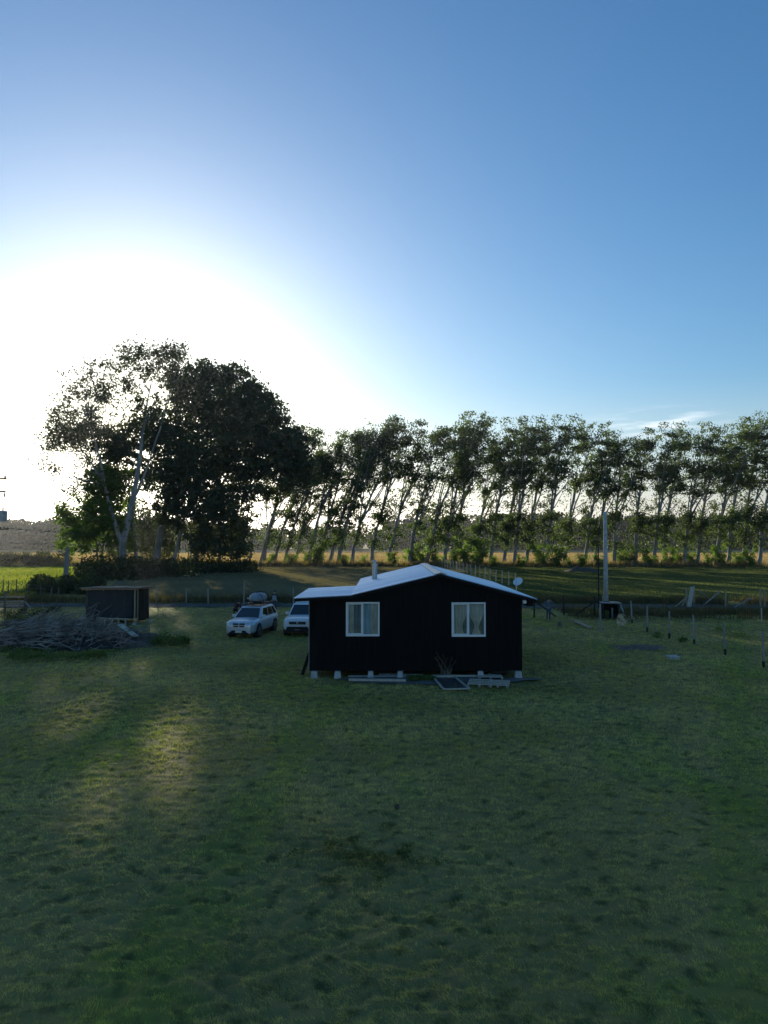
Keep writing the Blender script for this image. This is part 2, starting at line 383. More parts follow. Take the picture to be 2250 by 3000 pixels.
# ------------------------------------------------------------------ grass blades
def blades(x, y, z, h, w, tilt, az, m, name, label, cat, parent=None):
    """one triangle per blade; arrays of equal length"""
    n = len(x); a2 = rng.random(n)*2*math.pi
    dx, dy = np.cos(a2)*w/2, np.sin(a2)*w/2
    tx, ty, tz = np.sin(tilt)*np.cos(az)*h, np.sin(tilt)*np.sin(az)*h, np.cos(tilt)*h
    V = np.empty((n, 3, 3)); V[:, 0] = np.stack([x-dx, y-dy, z], 1); V[:, 1] = np.stack([x+dx, y+dy, z], 1); V[:, 2] = np.stack([x+tx, y+ty, z+tz], 1)
    o = link(name, np_mesh(name, V.reshape(-1, 3), np.arange(3*n).reshape(-1, 3)), m, parent)
    if not parent: tag(o, label, cat, kind='stuff')
    return o
def keep_out(x, y):
    k = (x > -3.3) & (x < 5.95) & (y > 30.3) & (y < 43)
    k |= (x > -2.6) & (x < 6.3) & (y > 28.9) & (y < 30.5)
    return ~k
def lawn(n):
    u = rng.random(n); d = 7.5*(62/7.5)**u
    x = (rng.random(n)*2-1)*(d*.66+1.5); y = d
    lump = fbm(x*.9, y*.9, 2); fine = fbm(x*4.6+y*.9+31, y*7.5+7, 2); k = (rng.random(n) < (.45+1.0*(lump-.25))*np.clip((fine-.36)*5.5, .12, 1.25)) & keep_out(x, y)
    for x0, sl_w, w in SWATHS: k &= (np.abs(x-x0-sl_w*y) > w*.75) | (rng.random(n) < .75)
    x, y = x[k], y[k]; rep = 7
    x = np.repeat(x, rep); y = np.repeat(y, rep); d = np.repeat(d[k], rep); m = len(x)
    sc = np.clip(d/16, .6, 2.2); sp = .05*sc
    x = x + rng.normal(0, sp, m); y = y + rng.normal(0, sp, m)
    h = rng.uniform(.04, .115, m)*np.clip(sc, .8, 1.4); w = rng.uniform(.007, .017, m)*sc
    big = fbm(x*.13+5, y*.13, 2)*6.3*2
    az = big + rng.normal(0, 1.0, m); tilt = rng.uniform(.5, 1.5, m)
    blades(x, y, gz(x, y)-.01, h, w, tilt, az, M['blade'], 'lawn_grass', 'short mown grass covering the lawn around the black house', 'grass')
lawn(210000)
def tall_grass(name, n, pts_fn, h0, h1, w, m, label, tiltmax=.5):
    x, y = pts_fn(n); k = len(x)
    blades(x, y, np.zeros(k)-.02, rng.uniform(h0, h1, k), w*rng.uniform(.6, 1.3, k), rng.uniform(0, tiltmax, k), rng.normal(.3, 1.6, k), m, name, label, 'grass')
def band(x0, x1, yf, wd, lumpy=.35):
    def fn(n):
        x = rng.uniform(x0, x1, n); c = np.array([yf(t) for t in x]); y = c + rng.normal(0, wd/2.4, n)
        k = fbm(x*.35, y*.5, 2) > lumpy
        return x[k], y[k]
    return fn
tall_grass('dry_grass', 42000, band(-36, 62, lambda x: road_y(x)+4.2, 2.4), .3, .85, .05, M['dry_dark'], 'tall browned grass along the far edge of the gravel track')
tall_grass('dry_grass', 24000, band(14, 62, lambda x: road_y(x)-6.2, 4.2), .25, .75, .045, M['dry_dark'], 'rough tawny grass between the track and the right hand fence')
tall_grass('dry_grass', 26000, band(-75, 115, lambda x: 154.5-.03*x, 2.6, .3), .6, 1.7, .14, M['dry_grass'], 'long straw coloured grass at the foot of the poplar row')
def poly_fn(poly):
    P = np.array(poly, float)
    def fn(n):
        x = rng.uniform(P[:, 0].min(), P[:, 0].max(), n); y = rng.uniform(P[:, 1].min(), P[:, 1].max(), n)
        ins = np.zeros(n, bool); j = len(P)-1
        for i in range(len(P)):
            c = ((P[i, 1] > y) != (P[j, 1] > y)) & (x < (P[j, 0]-P[i, 0])*(y-P[i, 1])/(P[j, 1]-P[i, 1]+1e-9)+P[i, 0]); ins ^= c; j = i
        return x[ins], y[ins]
    return fn
tall_grass('meadow_grass', 300000, poly_fn([(8, 70), (60, 68), (100, 152), (20, 158)]), .07, .2, .085, M['meadow_blade'], 'green meadow grass between the track and the poplar row', .7)
tall_grass('meadow_grass', 90000, poly_fn([(-80, 74), (-36, 72), (-42, 110), (-62, 150), (-100, 152)]), .12, .32, .12, M['sunlit_blade'], 'bright sunlit meadow grass left of the big tree', .7)
M['stubble_blade'] = leafmat('stubble_blade', (.33,.22,.11), (.46,.315,.165), .35, 1.3, .05)
tall_grass('stubble_straw', 110000, poly_fn([(-130, 178), (130, 172), (200, 300), (-190, 300)]), .15, .4, .3, M['stubble_blade'], 'golden stubble standing in the field beyond the poplars', .6)
tall_grass('paddock_grass', 220000, poly_fn([(-28, 71), (6, 70), (19, 158), (-50, 158)]), .06, .2, .085, M['paddock_blade'], 'short olive brown grass in the paddock behind the cars', .8)

# ------------------------------------------------------------------ air
HAZE = .00011
hm = bpy.data.materials.new('haze'); hm.use_nodes = True; hn = hm.node_tree; hn.nodes.remove(hn.nodes['Principled BSDF'])
pv = hn.nodes.new('ShaderNodeVolumePrincipled'); pv.inputs['Color'].default_value = (.95, .96, 1.0, 1); pv.inputs['Density'].default_value = HAZE; pv.inputs['Anisotropy'].default_value = .6
hn.links.new(pv.outputs[0], hn.nodes['Material Output'].inputs['Volume'])
if HAZE: tag(MB().box(-1900, 1900, -40, 1700, -1.2, 45).build('haze', hm), kind='stuff')

# ------------------------------------------------------------------ trees
# ground spots that the low sun reaches through gaps in the grove (x, y, rx, ry, share of leaves missing)
GAPS = []
def gap(px, py, rx, ry, p): q = at(px, py); GAPS.append((q.x, q.y, rx, ry, p))
gap(435, 2205, 1.05, 6.2, 1.0); gap(215, 2095, .95, 3.0, .95); gap(590, 2210, 1.2, 3.0, .7); gap(380, 1960, .8, 2.0, .8)
def thin(P):
    """mask of leaves kept after leaving those gaps"""
    t = P[:, 2]/sundir.z; gx = P[:, 0]-sundir.x*t; gy = P[:, 1]-sundir.y*t
    keep = np.ones(len(P), bool)
    for x, y, rx, ry, p in GAPS:
        r = ((gx-x)/rx)**2 + ((gy-y)/ry)**2
        keep &= ~((r < 1) & (rng.random(len(P)) < p*np.clip(3*(1-r), 0, 1)**.5))
    return keep
def leaf_mesh(name, C, size, aspect=.62, droop=.0):
    """rhombic leaves at centres C"""
    n = len(C); u = rng.normal(size=(n, 3)); u[:, 2] -= droop; u /= np.linalg.norm(u, axis=1)[:, None]
    w = rng.normal(size=(n, 3)); v = np.cross(u, w); v /= np.linalg.norm(v, axis=1)[:, None] + 1e-9
    s = (size*rng.uniform(.6, 1.35, n))[:, None]
    V = np.stack([C-u*s*.5, C+v*s*aspect*.5, C+u*s*.5, C-v*s*aspect*.5], 1).reshape(-1, 3)
    return np_mesh(name, V, np.arange(4*n).reshape(-1, 4))
def clump(c, r, n): return np.asarray(c, float)[None] + rng.normal(size=(n, 3))*np.asarray(r, float)[None]*.55
def curve(p0, d0, bend, length, k=6):
    pts = [np.array(p0, float)]; d = np.array(d0, float); d /= np.linalg.norm(d)
    for i in range(k):
        d = d + np.array(bend)/k + rng.normal(size=3)*.05; d /= np.linalg.norm(d); pts.append(pts[-1] + d*length/k)
    return pts

def poplar_meshes(seed, H=32., lean=8., dens=1.0, bare=.30):
    global rng; keep = rng; rng = np.random.default_rng(seed)
    tp = []; K = 14; ph = rng.uniform(0, 6)
    for i in range(K+1):
        t = i/K; tp.append(np.array([lean*(.30*t+.70*t**1.8) + .45*math.sin(ph+t*7)*t + rng.normal()*.10, .4*math.sin(ph*2+t*6)*t, H*.90*t]))
    tr = [.42*(1-i/K)**.8 + .03 for i in range(K+1)]; tr[0] = .58
    mb = MB(); mb.tube(tp, tr, 8)
    at_t = lambda t: tp[min(int(t*K), K-1)]*(1-(t*K-int(t*K))) + tp[min(int(t*K)+1, K)]*(t*K-int(t*K)) if t < 1 else tp[K]
    C = []
    def leafy(pts, j0, r0, n0, p=.9):
        for j in range(j0, len(pts)):
            if rng.random() < p:
                r = r0*rng.uniform(.65, 1.25); C.append(clump(pts[j] + rng.normal(size=3)*.55, (r*1.35, r*1.1, r*.85), max(4, int(1.5*n0*rng.uniform(.5, 1.4)*dens))))
    for b in range(rng.integers(1, 4)):            # extra leaders fork off low and sweep up
        t0 = rng.uniform(.22, .5); a = rng.uniform(0, 6.28); pts = curve(at_t(t0), (.35+.3*math.cos(a), .35*math.sin(a), 1), (.30, 0, .25), H*(.95-t0), 8)
        mb.tube(pts, [.20*(1-j/8)+.025 for j in range(9)], 6); leafy(pts, 4, 1.05, 62, .72)
        for q in range(5):
            j = rng.integers(3, 8); c2 = curve(pts[j], (rng.normal()*.8+.3, rng.normal()*.8, 1), (.4, 0, .4), rng.uniform(3, 6), 5); mb.tube(c2, [.06,.05,.04,.03,.02,.012], 5); leafy(c2, 2, 1.0, 50, .55)
    for b in range(30):
        t = bare + (1-bare)*rng.random()**.8; t = min(t, .985); a = rng.uniform(0, 2*math.pi)
        L = rng.uniform(.6, 1.2)*(8.2*math.sin(math.pi*min(1, (1-t)/(1-bare)*.72+.22)))
        pts = curve(at_t(t), (math.cos(a)*1.0+.30, math.sin(a)*1.0, rng.uniform(.5, 1.4)), (.45, 0, .75), L, 6)
        mb.tube(pts, [(.12*(1-t)+.05)*(1-j/7) + .012 for j in range(7)], 5)
        leafy(pts, 2, 1.02, 62 if t > .48 else 40, .62 if t > .45 else .5)
    for b in range(int(44*dens)):                  # short leafy shoots low on the stem
        t = rng.uniform(.15, bare+.26); c = at_t(t) + np.array([rng.normal()*1.2, rng.normal()*1.2, 0])
        r = rng.uniform(.8, 1.5); C.append(clump(c, (r*1.1, r*1.1, r*.9), rng.integers(25, 95)))
    C = np.concatenate(C)
    o3 = rng.uniform(0, 90, 3); q = C/np.array([2.3, 2.3, 1.9])
    nz = (fbm(q[:,0]+o3[0], q[:,2]+o3[1], 2) + fbm(q[:,1]+o3[2], q[:,2]*1.1+o3[0], 2))/2
    C = C[rng.random(len(C)) < np.clip((nz-.43)*13, .03, 1)]
    C = C[C[:, 2] < np.percentile(C[:, 2], 99)]
    lm = leaf_mesh('crown', C, .46)
    rng = keep; return mb, lm
def make_poplar(seed, label, **k):
    mb, lm = poplar_meshes(seed, **k); root = empty('poplar_tree')
    tag(root, label, 'tree', 'wind-bent poplars in the row beyond the meadow')
    mb.build('trunk', M['bark'], root, smooth=True); link('crown', lm, M['poplar_leaf'], root); return root
ROW = [  # pixel x of the foot in the photograph, scale, prototype, label
 (772,.84,0,'strongly leaning poplar at the left end of the row, touching the dark grove'), (806,.86,1,'slim leaning poplar just right of the dark grove edge'),
 (834,.90,2,'leaning poplar in the open stretch right of the dark grove, before the sky gap'), (866,.86,0,'small poplar standing straight above the silver car roof bag'),
 (905,.93,1,'leaning poplar behind the parked white car'), (940,.98,0,'first of the strongly tilted poplars seen over the lean-to roof'),
 (966,.97,2,'tilted poplar above the left end of the lean-to roof'), (992,1.0,1,'long tilted trunk just left of a double stem, over the lean-to roof'),
 (1030,1.0,0,'tilted poplar left of the house chimney'), (1088,1.0,2,'poplar rising directly behind the house chimney'),
 (1138,1.0,1,'leaning poplar right of the house chimney'), (1200,1.01,0,'poplar with broad crown above the left roof slope'),
 (1250,.98,2,'poplar whose foot is hidden behind the roof ridge'), (1303,1.0,3,'upright poplar directly above the roof ridge'),
 (1332,.99,4,'poplar by the pale fence line right of the roof ridge'), (1392,.96,3,'poplar with low side shoots above the right roof slope'),
 (1438,1.0,4,'pale double trunk poplar left of the satellite dish'), (1478,1.0,3,'poplar nearly in line with the satellite dish, on its left'),
 (1508,1.02,4,'tall poplar directly behind the satellite dish'), (1541,1.03,3,'tall full crowned poplar right of the satellite dish'),
 (1600,1.03,4,'tallest dense poplar above the standing person at the fence'), (1655,1.02,3,'dense poplar left of the bright sky gap'),
 (1714,.98,4,'slender poplar left of the thin dark pole'), (1742,.97,3,'slender poplar just left of the thin dark pole'),
 (1800,.98,5,'poplar right behind the grey concrete pole'), (1862,.99,5,'straight poplar right of the grey concrete pole'),
 (1915,.99,4,'poplar under the small cloud wisps, left one'), (1942,.98,5,'poplar under the small cloud wisps, right one'),
 (2001,1.0,3,'thin leaning poplar above the braced fence corner'), (2041,1.0,5,'poplar with straight dark stem right of the braced fence corner'),
 (2095,1.03,4,'dense poplar toward the right end of the visible row'), (2132,1.04,5,'tall dark stemmed poplar close to the right picture edge'),
 (2180,1.04,3,'second last poplar in view at the right picture edge'), (2228,1.06,5,'thick trunked poplar cut by the right picture edge'),
 (2300,1.05,4,'poplar continuing the row past the right picture edge')]
protos = {0: dict(lean=11, seed=1, dens=.8, bare=.26), 1: dict(lean=10, seed=2, dens=.9), 2: dict(lean=12, seed=3, dens=.8, bare=.26), 3: dict(lean=5.5, seed=4, dens=1.0, bare=.24), 4: dict(lean=4.5, seed=5, dens=1.05, bare=.22), 5: dict(lean=3.0, seed=6, dens=1.05, bare=.18)}
made = {}
extra = {k+6: dict(v, seed=v['seed']+20, lean=v['lean']*f) for (k, v), f in zip(protos.items(), (.8, 1.1, .7, 1.3, .6, 1.5))}; protos.update(extra)
for n_row, (px, sc, k, lab) in enumerate(ROW):
    k += 6*(n_row % 2)
    yr = 160 - (px-772)*.0045
    p = atY(px, 1650, yr)
    if k not in made: o = made[k] = make_poplar(protos[k]['seed'], lab, **{a: b for a, b in protos[k].items() if a != 'seed'})
    else: o = copy_tree(made[k])
    o['label'] = lab; o.location = (p.x, p.y+random.uniform(-.6, .6), -.05); s_ = sc*.975*(1 + .028*math.sin(px*.021) + random.uniform(-.045, .03))*(1 - .055*min(1, max(0, (px-1300)/700))); o.scale = (s_, s_, s_*1.0)
    o.rotation_euler = (0, 0, random.uniform(-.75, .75))

# the grove: each tree = trunks drawn as 3D paths + crown lobes
def grove_tree(label, Y, trunks, lobes, leaf='grove_leaf', size=.6, bark='bark', name='broadleaf_tree', spread=1.0, more=1.0):
    """trunks: list of [(px,py,dy)...] with base radius; lobes: (px,py,rx_px,ry_px,n,depth m, dy)"""
    b = atY(trunks[0][0][0][0], 1600, Y); base = Vector((b.x, Y, 0))
    root = empty(name, base); tag(root, label, 'tree', 'trees of the grove on the left')
    mb = MB(); tips = []
    for pts, r0, r1 in trunks:
        P = [atY(x, y, Y+dy) - base for x, y, dy in pts]
        if pts is trunks[0][0]: P[0].z = -.1
        Q = []
        for i in range(len(P)-1):                   # smooth + jitter
            for j in range(4): Q.append(P[i].lerp(P[i+1], j/4) + Vector((random.gauss(0,.05), random.gauss(0,.05), 0)))
        Q.append(P[-1]); n = len(Q)-1
        mb.tube(Q, [r0*(1-i/n)+r1*i/n for i in range(n+1)], 8); tips.append(Q)
    C = []
    allp = [q for Q in tips for q in Q[len(Q)//2:]]
    for px, py, rx, ry, n, dep, dy in lobes:
        c = atY(px, py, Y+dy) - base; mpp = (Y+dy)/FPX; r = np.array([rx*mpp, dep, ry*mpp])
        near = min(allp, key=lambda q: (q-c).length + 1.5*max(0, q.z-c.z+.35*abs(q.x-c.x)+2)+random.uniform(0,2))
        for i in range(3):                          # limbs reach into the lobe
            e = c + Vector((random.uniform(-.6,.6)*r[0], random.uniform(-.6,.6)*r[1], random.uniform(-.3,.7)*r[2])); mid = near.lerp(e, .5) + Vector((0,0,-.08*(e-near).length))
            mb.tube([near, near.lerp(mid,.5)+Vector((0,0,.1)), mid, mid.lerp(e,.5), e], [.09,.075,.06,.04,.015], 5)
        n = int(n*more); nc = max(6, n//38)
        u = rng.normal(size=(nc, 3)); u /= np.linalg.norm(u, axis=1)[:, None]; rad = rng.random(nc)**.42
        cc = np.array(c)[None] + u*rad[:, None]*r[None]
        for q in cc:
            k = spread*rng.uniform(.6, 1.25); C.append(clump(q, (k*1.2, k*1.1, k*.9), int(n/nc*rng.uniform(.5, 1.5))))
    C = np.concatenate(C); C = C[C[:, 2] > .3]
    C = C[thin(C + np.array(base)[None])]
    mb.build('trunk', M[bark], root, smooth=True); link('crown', leaf_mesh('crown', C, size), M[leaf], root)
    return root
T = grove_tree
T('tall sparse crowned tree with forked pale trunk at the left edge of the grove', 124,
  [([(366,1682,0),(358,1600,0),(385,1480,0),(405,1380,0),(418,1270,1),(432,1170,1),(450,1090,2)], .72, .02), ([(358,1600,0),(330,1510,-1),(305,1420,-1),(290,1330,-2),(255,1220,-2)], .42, .05),
   ([(385,1480,0),(420,1400,1),(468,1260,1),(495,1150,2),(525,1060,2)], .26, .015), ([(305,1420,-1),(250,1330,0),(190,1270,0),(140,1240,1)], .16, .03)],
  [(215,1245,85,55,1500,5,-1), (165,1290,55,35,650,4,0), (235,1130,60,45,560,4,0), (215,1180,50,30,320,3,0), (300,1075,60,35,380,4,1), (385,1045,60,38,560,4,2), (470,1050,75,42,1000,5,2), (520,1030,48,30,520,4,2),
   (500,1100,55,40,700,4,2), (420,1095,50,25,260,4,1), (255,1280,50,45,800,5,0), (150,1370,45,35,190,4,0), (255,1345,30,45,260,4,0), (235,1420,40,30,260,4,0), (330,1150,45,45,420,4,0), (390,1130,60,40,380,4,0), (440,1200,50,50,420,4,0), (300,1180,60,50,460,4,0), (240,1270,80,50,900,5,0)], size=.46, spread=1.2, more=1.5)
T('big dark round crowned tree in the middle of the grove', 136,
  [([(452,1660,0),(470,1560,0),(500,1420,0),(545,1330,0),(600,1230,0),(640,1130,0)], .75, .08), ([(500,1420,0),(480,1330,0),(450,1250,0)], .3, .06)],
  [(640,1160,125,95,7600,9,0), (540,1200,90,80,3800,8,0), (720,1220,100,85,5200,9,2), (640,1270,130,90,7500,9,0), (600,1350,90,60,3600,8,0), (530,1140,55,40,1300,5,0), (630,1095,75,30,1700,6,0), (700,1110,40,22,420,4,0), (560,1090,40,20,360,4,0), (790,1165,34,26,420,4,2), (600,1075,30,18,200,3,0), (680,1078,34,18,240,3,0), (755,1130,30,22,260,3,1)], size=.62)
T('dark tree with hanging foliage behind the forked pale trunk', 132,
  [([(400,1655,0),(395,1560,0),(380,1450,0),(370,1330,0)], .4, .06)],
  [(345,1300,70,60,4200,6,0), (510,1300,60,60,3200,6,0), (520,1370,60,50,2400,6,0), (420,1240,60,45,1500,6,0), (400,1330,65,45,1700,6,0), (320,1390,58,50,2600,5,0), (440,1400,70,50,1800,6,0), (465,1285,55,50,1900,6,0)], size=.58)
T('bushy bright green young tree at the left foot of the grove', 126,
  [([(290,1665,0),(285,1600,0),(270,1520,0)], .22, .05)],
  [(255,1520,80,75,4200,6,0), (330,1420,60,50,2200,6,0), (225,1575,48,48,1500,5,0), (330,1500,65,60,2000,6,0), (300,1440,50,40,1000,5,0), (190,1500,30,25,260,3,0), (350,1570,50,50,1200,5,0), (250,1460,50,28,420,4,0)], leaf='shrub_leaf', size=.55, bark='bark_dark')
T('dark leaning tree with full crown at the right shoulder of the grove', 140,
  [([(565,1655,0),(590,1560,0),(640,1440,0),(700,1330,0),(760,1240,0)], .55, .08)],
  [(775,1240,85,70,4600,8,0), (830,1310,65,75,5200,8,0), (880,1360,45,55,1800,7,0), (860,1255,36,26,420,4,0), (900,1310,28,30,420,4,0), (905,1400,26,30,260,4,0), (760,1340,90,75,4600,8,0), (700,1380,80,60,3600,7,0), (730,1180,50,45,1500,6,0), (845,1390,48,52,1300,7,0)], size=.64)
T('shaded tree with thin leaning stem low in the grove', 134,
  [([(505,1655,0),(530,1550,0),(560,1430,0)], .38, .08)],
  [(560,1400,85,75,4400,7,0), (540,1490,75,70,3000,7,0), (620,1470,70,80,3200,7,0), (480,1470,55,60,1500,6,0)], size=.62)
T('dark multi stemmed tree at the right foot of the grove', 138,
  [([(640,1655,0),(650,1560,0),(670,1460,0)], .36, .08), ([(690,1655,2),(720,1540,2),(740,1440,2)], .26, .06), ([(730,1652,3),(745,1560,3),(790,1440,3)], .24, .05)],
  [(660,1480,70,70,2600,7,0), (650,1570,70,70,2800,7,0), (720,1540,55,60,1200,6,0), (740,1450,60,50,1200,6,0), (600,1590,60,55,2300,6,0), (800,1440,60,45,750,6,2), (700,1610,45,40,1100,5,0)], size=.6)
T('thicket of slender dark saplings behind the pale trunks of the grove', 146,
  [([(x0,1648,dy),(x0+lx*.5,1570,dy),(x0+lx,1500,dy)], .13, .04) for x0, lx, dy in ((300,5,0),(322,-6,1),(345,8,-1),(383,4,0),(412,14,1),(428,10,-1),(478,22,0),(492,25,1),(520,20,-1),(548,26,0),(590,18,1))],
  [(330,1575,60,62,1700,5,0), (420,1560,75,75,3200,6,0), (500,1560,60,75,2600,6,0), (380,1500,60,50,1800,5,0), (460,1620,70,30,900,4,0), (320,1620,50,26,420,4,0)], size=.5, bark='bark_dark', name='sapling_clump')
T('thin stemmed tree with airy crown between the grove and the poplar row', 150,
  [([(760,1655,0),(785,1560,0),(815,1450,0),(860,1340,0),(900,1270,0)], .3, .05)],
  [(905,1300,45,50,800,5,0), (880,1380,50,50,800,5,0), (840,1470,48,42,480,5,0), (930,1275,32,28,330,4,0), (930,1420,40,45,360,4,0)], leaf='poplar_leaf', size=.5)

# understorey shrubs along the row and bushes
def make_shrub(seed, h=5., w=3., n=1500, leaf='shrub_leaf', name='shrub'):
    global rng; keep = rng; rng = np.random.default_rng(seed); root = empty(name); mb = MB(); C = []
    for i in range(7):
        a = rng.uniform(0, 6.28); pts = curve((rng.normal()*.15, rng.normal()*.15, -.05), (math.cos(a)*.35, math.sin(a)*.35, 1), (math.cos(a)*.3, math.sin(a)*.3, 0), h*rng.uniform(.55, .95), 5)
        mb.tube(pts, [.06*(1-j/6)+.01 for j in range(6)], 5)
        for j in (1, 2, 3, 4, 5): C.append(clump(pts[j] + rng.normal(size=3)*.25*w*.4, (w*.24, w*.24, h*.11), n//35))
    mb.build('stem', M['bark_dark'], root, smooth=True); link('foliage', leaf_mesh('foliage', np.concatenate(C), .36), M[leaf], root); rng = keep; return root
SH = [(792,4.5,0,'low green shrub at the feet of the leftmost poplars'), (850,5.5,1,'bright green shrub left of the straight small poplar'), (892,4.5,2,'bright green shrub behind the parked white car'),
 (925,8,0,'tall green bush between two leaning poplars left of the house'), (1010,5,1,'green shrub seen over the lean-to roof'), (1060,4,2,'small green shrub left of the chimney'), (1150,5.5,0,'rounded green bush right of the chimney'),
 (1215,6.5,1,'green bush at the poplar feet above the left roof slope'), (1245,7.5,2,'taller green bush left of the roof ridge'), (1278,6.5,0,'green bush just above the roof ridge'), (1325,8,1,'large green bush right of the roof ridge'),
 (1368,8.5,2,'large dark green bush above the right roof slope'), (1400,9.0,0,'highest green bush above the right roof slope'), (1452,6,1,'green shrub beside the pale double trunk'), (1530,5.5,2,'green shrub right of the satellite dish'),
 (1590,9,0,'dark rounded bush above the standing person'), (1625,8.5,1,'dark bush next to the rounded one above the standing person'), (1668,5,2,'light green shrub left of the thin dark pole'), (1705,7,1,'green bush behind the thin dark pole'), (1760,6,0,'green bush left of the concrete pole'),
 (1822,8,1,'bushy green shrub right of the concrete pole'), (1838,8.5,2,'taller bush right of the concrete pole'), (1900,7,0,'dark green bush in the middle of the right half of the row'), (1925,4.5,1,'low light green shrub in the stubble gap'), (1962,7.5,2,'green bush above the braced fence corner'),
 (1990,7.5,0,'green bush right above the plank of the braced corner'), (2030,7,1,'green bush right of the braced fence corner'), (2075,6.5,2,'leafy bush left of the tall dark stem'), (2115,8,0,'leafy bush between the last stems'), (2160,8,1,'light green bush near the right picture edge'), (2205,9,2,'large bush at the right picture edge')]
shp = [make_shrub(21, 5, 3.2, 1900), make_shrub(22, 5, 4.2, 2100), make_shrub(23, 5, 2.8, 1700)]
used = set()
for px, h, k, lab in SH:
    p = atY(px, 1650, 158 - (px-772)*.0045 + random.uniform(-3, 3)); o = shp[k] if k not in used else copy_tree(shp[k]); used.add(k)
    tag(o, lab, 'shrub', 'shrubs at the feet of the poplars'); o.location = (p.x, p.y, -.02); s_ = h/5*random.uniform(.6, .95)*(.9 if px < 1420 else .66); o.scale = (s_*random.uniform(.7, 1.0), s_*.9, s_); o.rotation_euler = (0, 0, random.uniform(0, 6))
def leafy_mass(name, label, cat, blobs, leaf, size, n):
    """blobs (x,y,z,rx,ry,rz): tangled growth nobody could count"""
    C = []; tot = sum(b[3]*b[5] for b in blobs)
    for x, y, z, rx, ry, rz in blobs:
        k = max(20, int(n*rx*rz/tot)); u = rng.normal(size=(k, 3)); u /= np.linalg.norm(u, axis=1)[:, None]
        C.append(np.array([[x, y, z]]) + u*(rng.random(k)**.33)[:, None]*np.array([[rx, ry, rz]]))
    C = np.concatenate(C); C = C[C[:, 2] > 0]; return tag(link(name, leaf_mesh(name, C, size), M[leaf]), label, cat, kind='stuff')
bl = []
for i in range(46):
    px = random.uniform(225, 760); Yb = random.uniform(100, 124) if px < 560 else random.uniform(122, 138); p = atY(px, 1600, Yb); h = random.uniform(1.4, 3.2)*(1 if px < 600 else .7)
    bl.append((p.x, Yb, h*.35, random.uniform(2, 4.2), random.uniform(2, 4), h*.8))
leafy_mass('bramble_thicket', 'dark tangled bramble thicket in front of the grove trunks', 'thicket', bl, 'bramble_leaf', .38, 24000)
bl = [(atY(px, 1600, 78).x, 78+random.uniform(-3, 4), .5, random.uniform(.8, 2), 1.2, random.uniform(.9, 1.9)) for px in (100, 150, 172, 210, 228, 245, 262, 275)]
leafy_mass('bramble_thicket', 'scrubby dark bushes around the dead tree stump left of the shed', 'thicket', bl, 'bramble_leaf', .30, 7000)
# hedge bushes between the sunlit meadow and the stubble, far left
for px, w, h, lab in ((12,4.5,2.6,'small dark hedge bush at the left picture edge'), (60,6.5,3.0,'dark rounded hedge bush second from the left picture edge'), (105,5,2.0,'low gappy hedge bush in the middle of the far left hedge'), (158,8.5,3.6,'widest dark hedge bush left of the dead tree stump')):
    p = atY(px, 1600, 158); o = empty('hedge_bush', (p.x, 158, 0)); tag(o, lab, 'bush', 'hedge bushes beyond the sunlit meadow')
    mb = MB(); [mb.tube(curve((0,0,-.1), (random.gauss(0,.6), random.gauss(0,.4), 1), (0,0,0), h, 4), [.06,.05,.04,.03,.01], 5) for _ in range(5)]; mb.build('stem', M['bark_dark'], o)
    C = np.concatenate([clump((random.uniform(-.8,.8)*w/2, random.uniform(-1,1), random.uniform(.25,.8)*h), (.9,.9,.7), 60) for _ in range(34)]); C = C[C[:, 2] > .05]
    link('foliage', leaf_mesh('foliage', C, .42), M['bramble_leaf'], o)
# far wood beyond the stubble
bl = []
for i in range(330):
    px = random.uniform(-420, 2600); left = px < 700
    Yb = random.uniform(395, 440) if left else random.uniform(400, 440)
    h = (random.uniform(15, 19) if left else random.uniform(8, 14) if px < 1150 else random.uniform(15, 22))
    p = atY(px, 1600, Yb); bl.append((p.x, Yb, h*.45, random.uniform(5, 9), random.uniform(5, 8), h*.55))
leafy_mass('far_wood', 'distant hazy wood along the far side of the stubble field', 'wood', bl, 'wood_leaf', 2.2, 170000)

# ------------------------------------------------------------------ the black house
HX0, HX1, HY0, HY1 = -3.146, 5.83, 30.45, 42.3
RX, RZ = 2.38, 4.36                        # ridge
house = empty('black_house', ((HX0+HX1)/2, HY0, 0)); tag(house, 'single storey black boarded house with low zinc gable roof, raised on white concrete piers', 'house')
HO = Vector(house.location)
def loc(p): return Vector(p) - HO
def roofz(x):
    if x < -1.38: return 3.46 + (x+1.38)*.05
    if x < RX: return 3.46 + (x+1.38)*(RZ-3.46)/(RX+1.38)
    return RZ - (x-RX)*.263
mb = MB()
xs = [HX0, -1.38, RX, HX1]
front = [(HX0, .27)] + [(HX1, .27)] + [(x, roofz(x)-.10) for x in reversed(xs)]
def prism(poly, y0, y1): return [[loc((x, y0, z)) for x, z in poly], [loc((x, y1, z)) for x, z in poly]]
WIN = [(-1.61, -.19, 1.71, 3.146), (2.856, 4.292, 1.69, 3.135)]
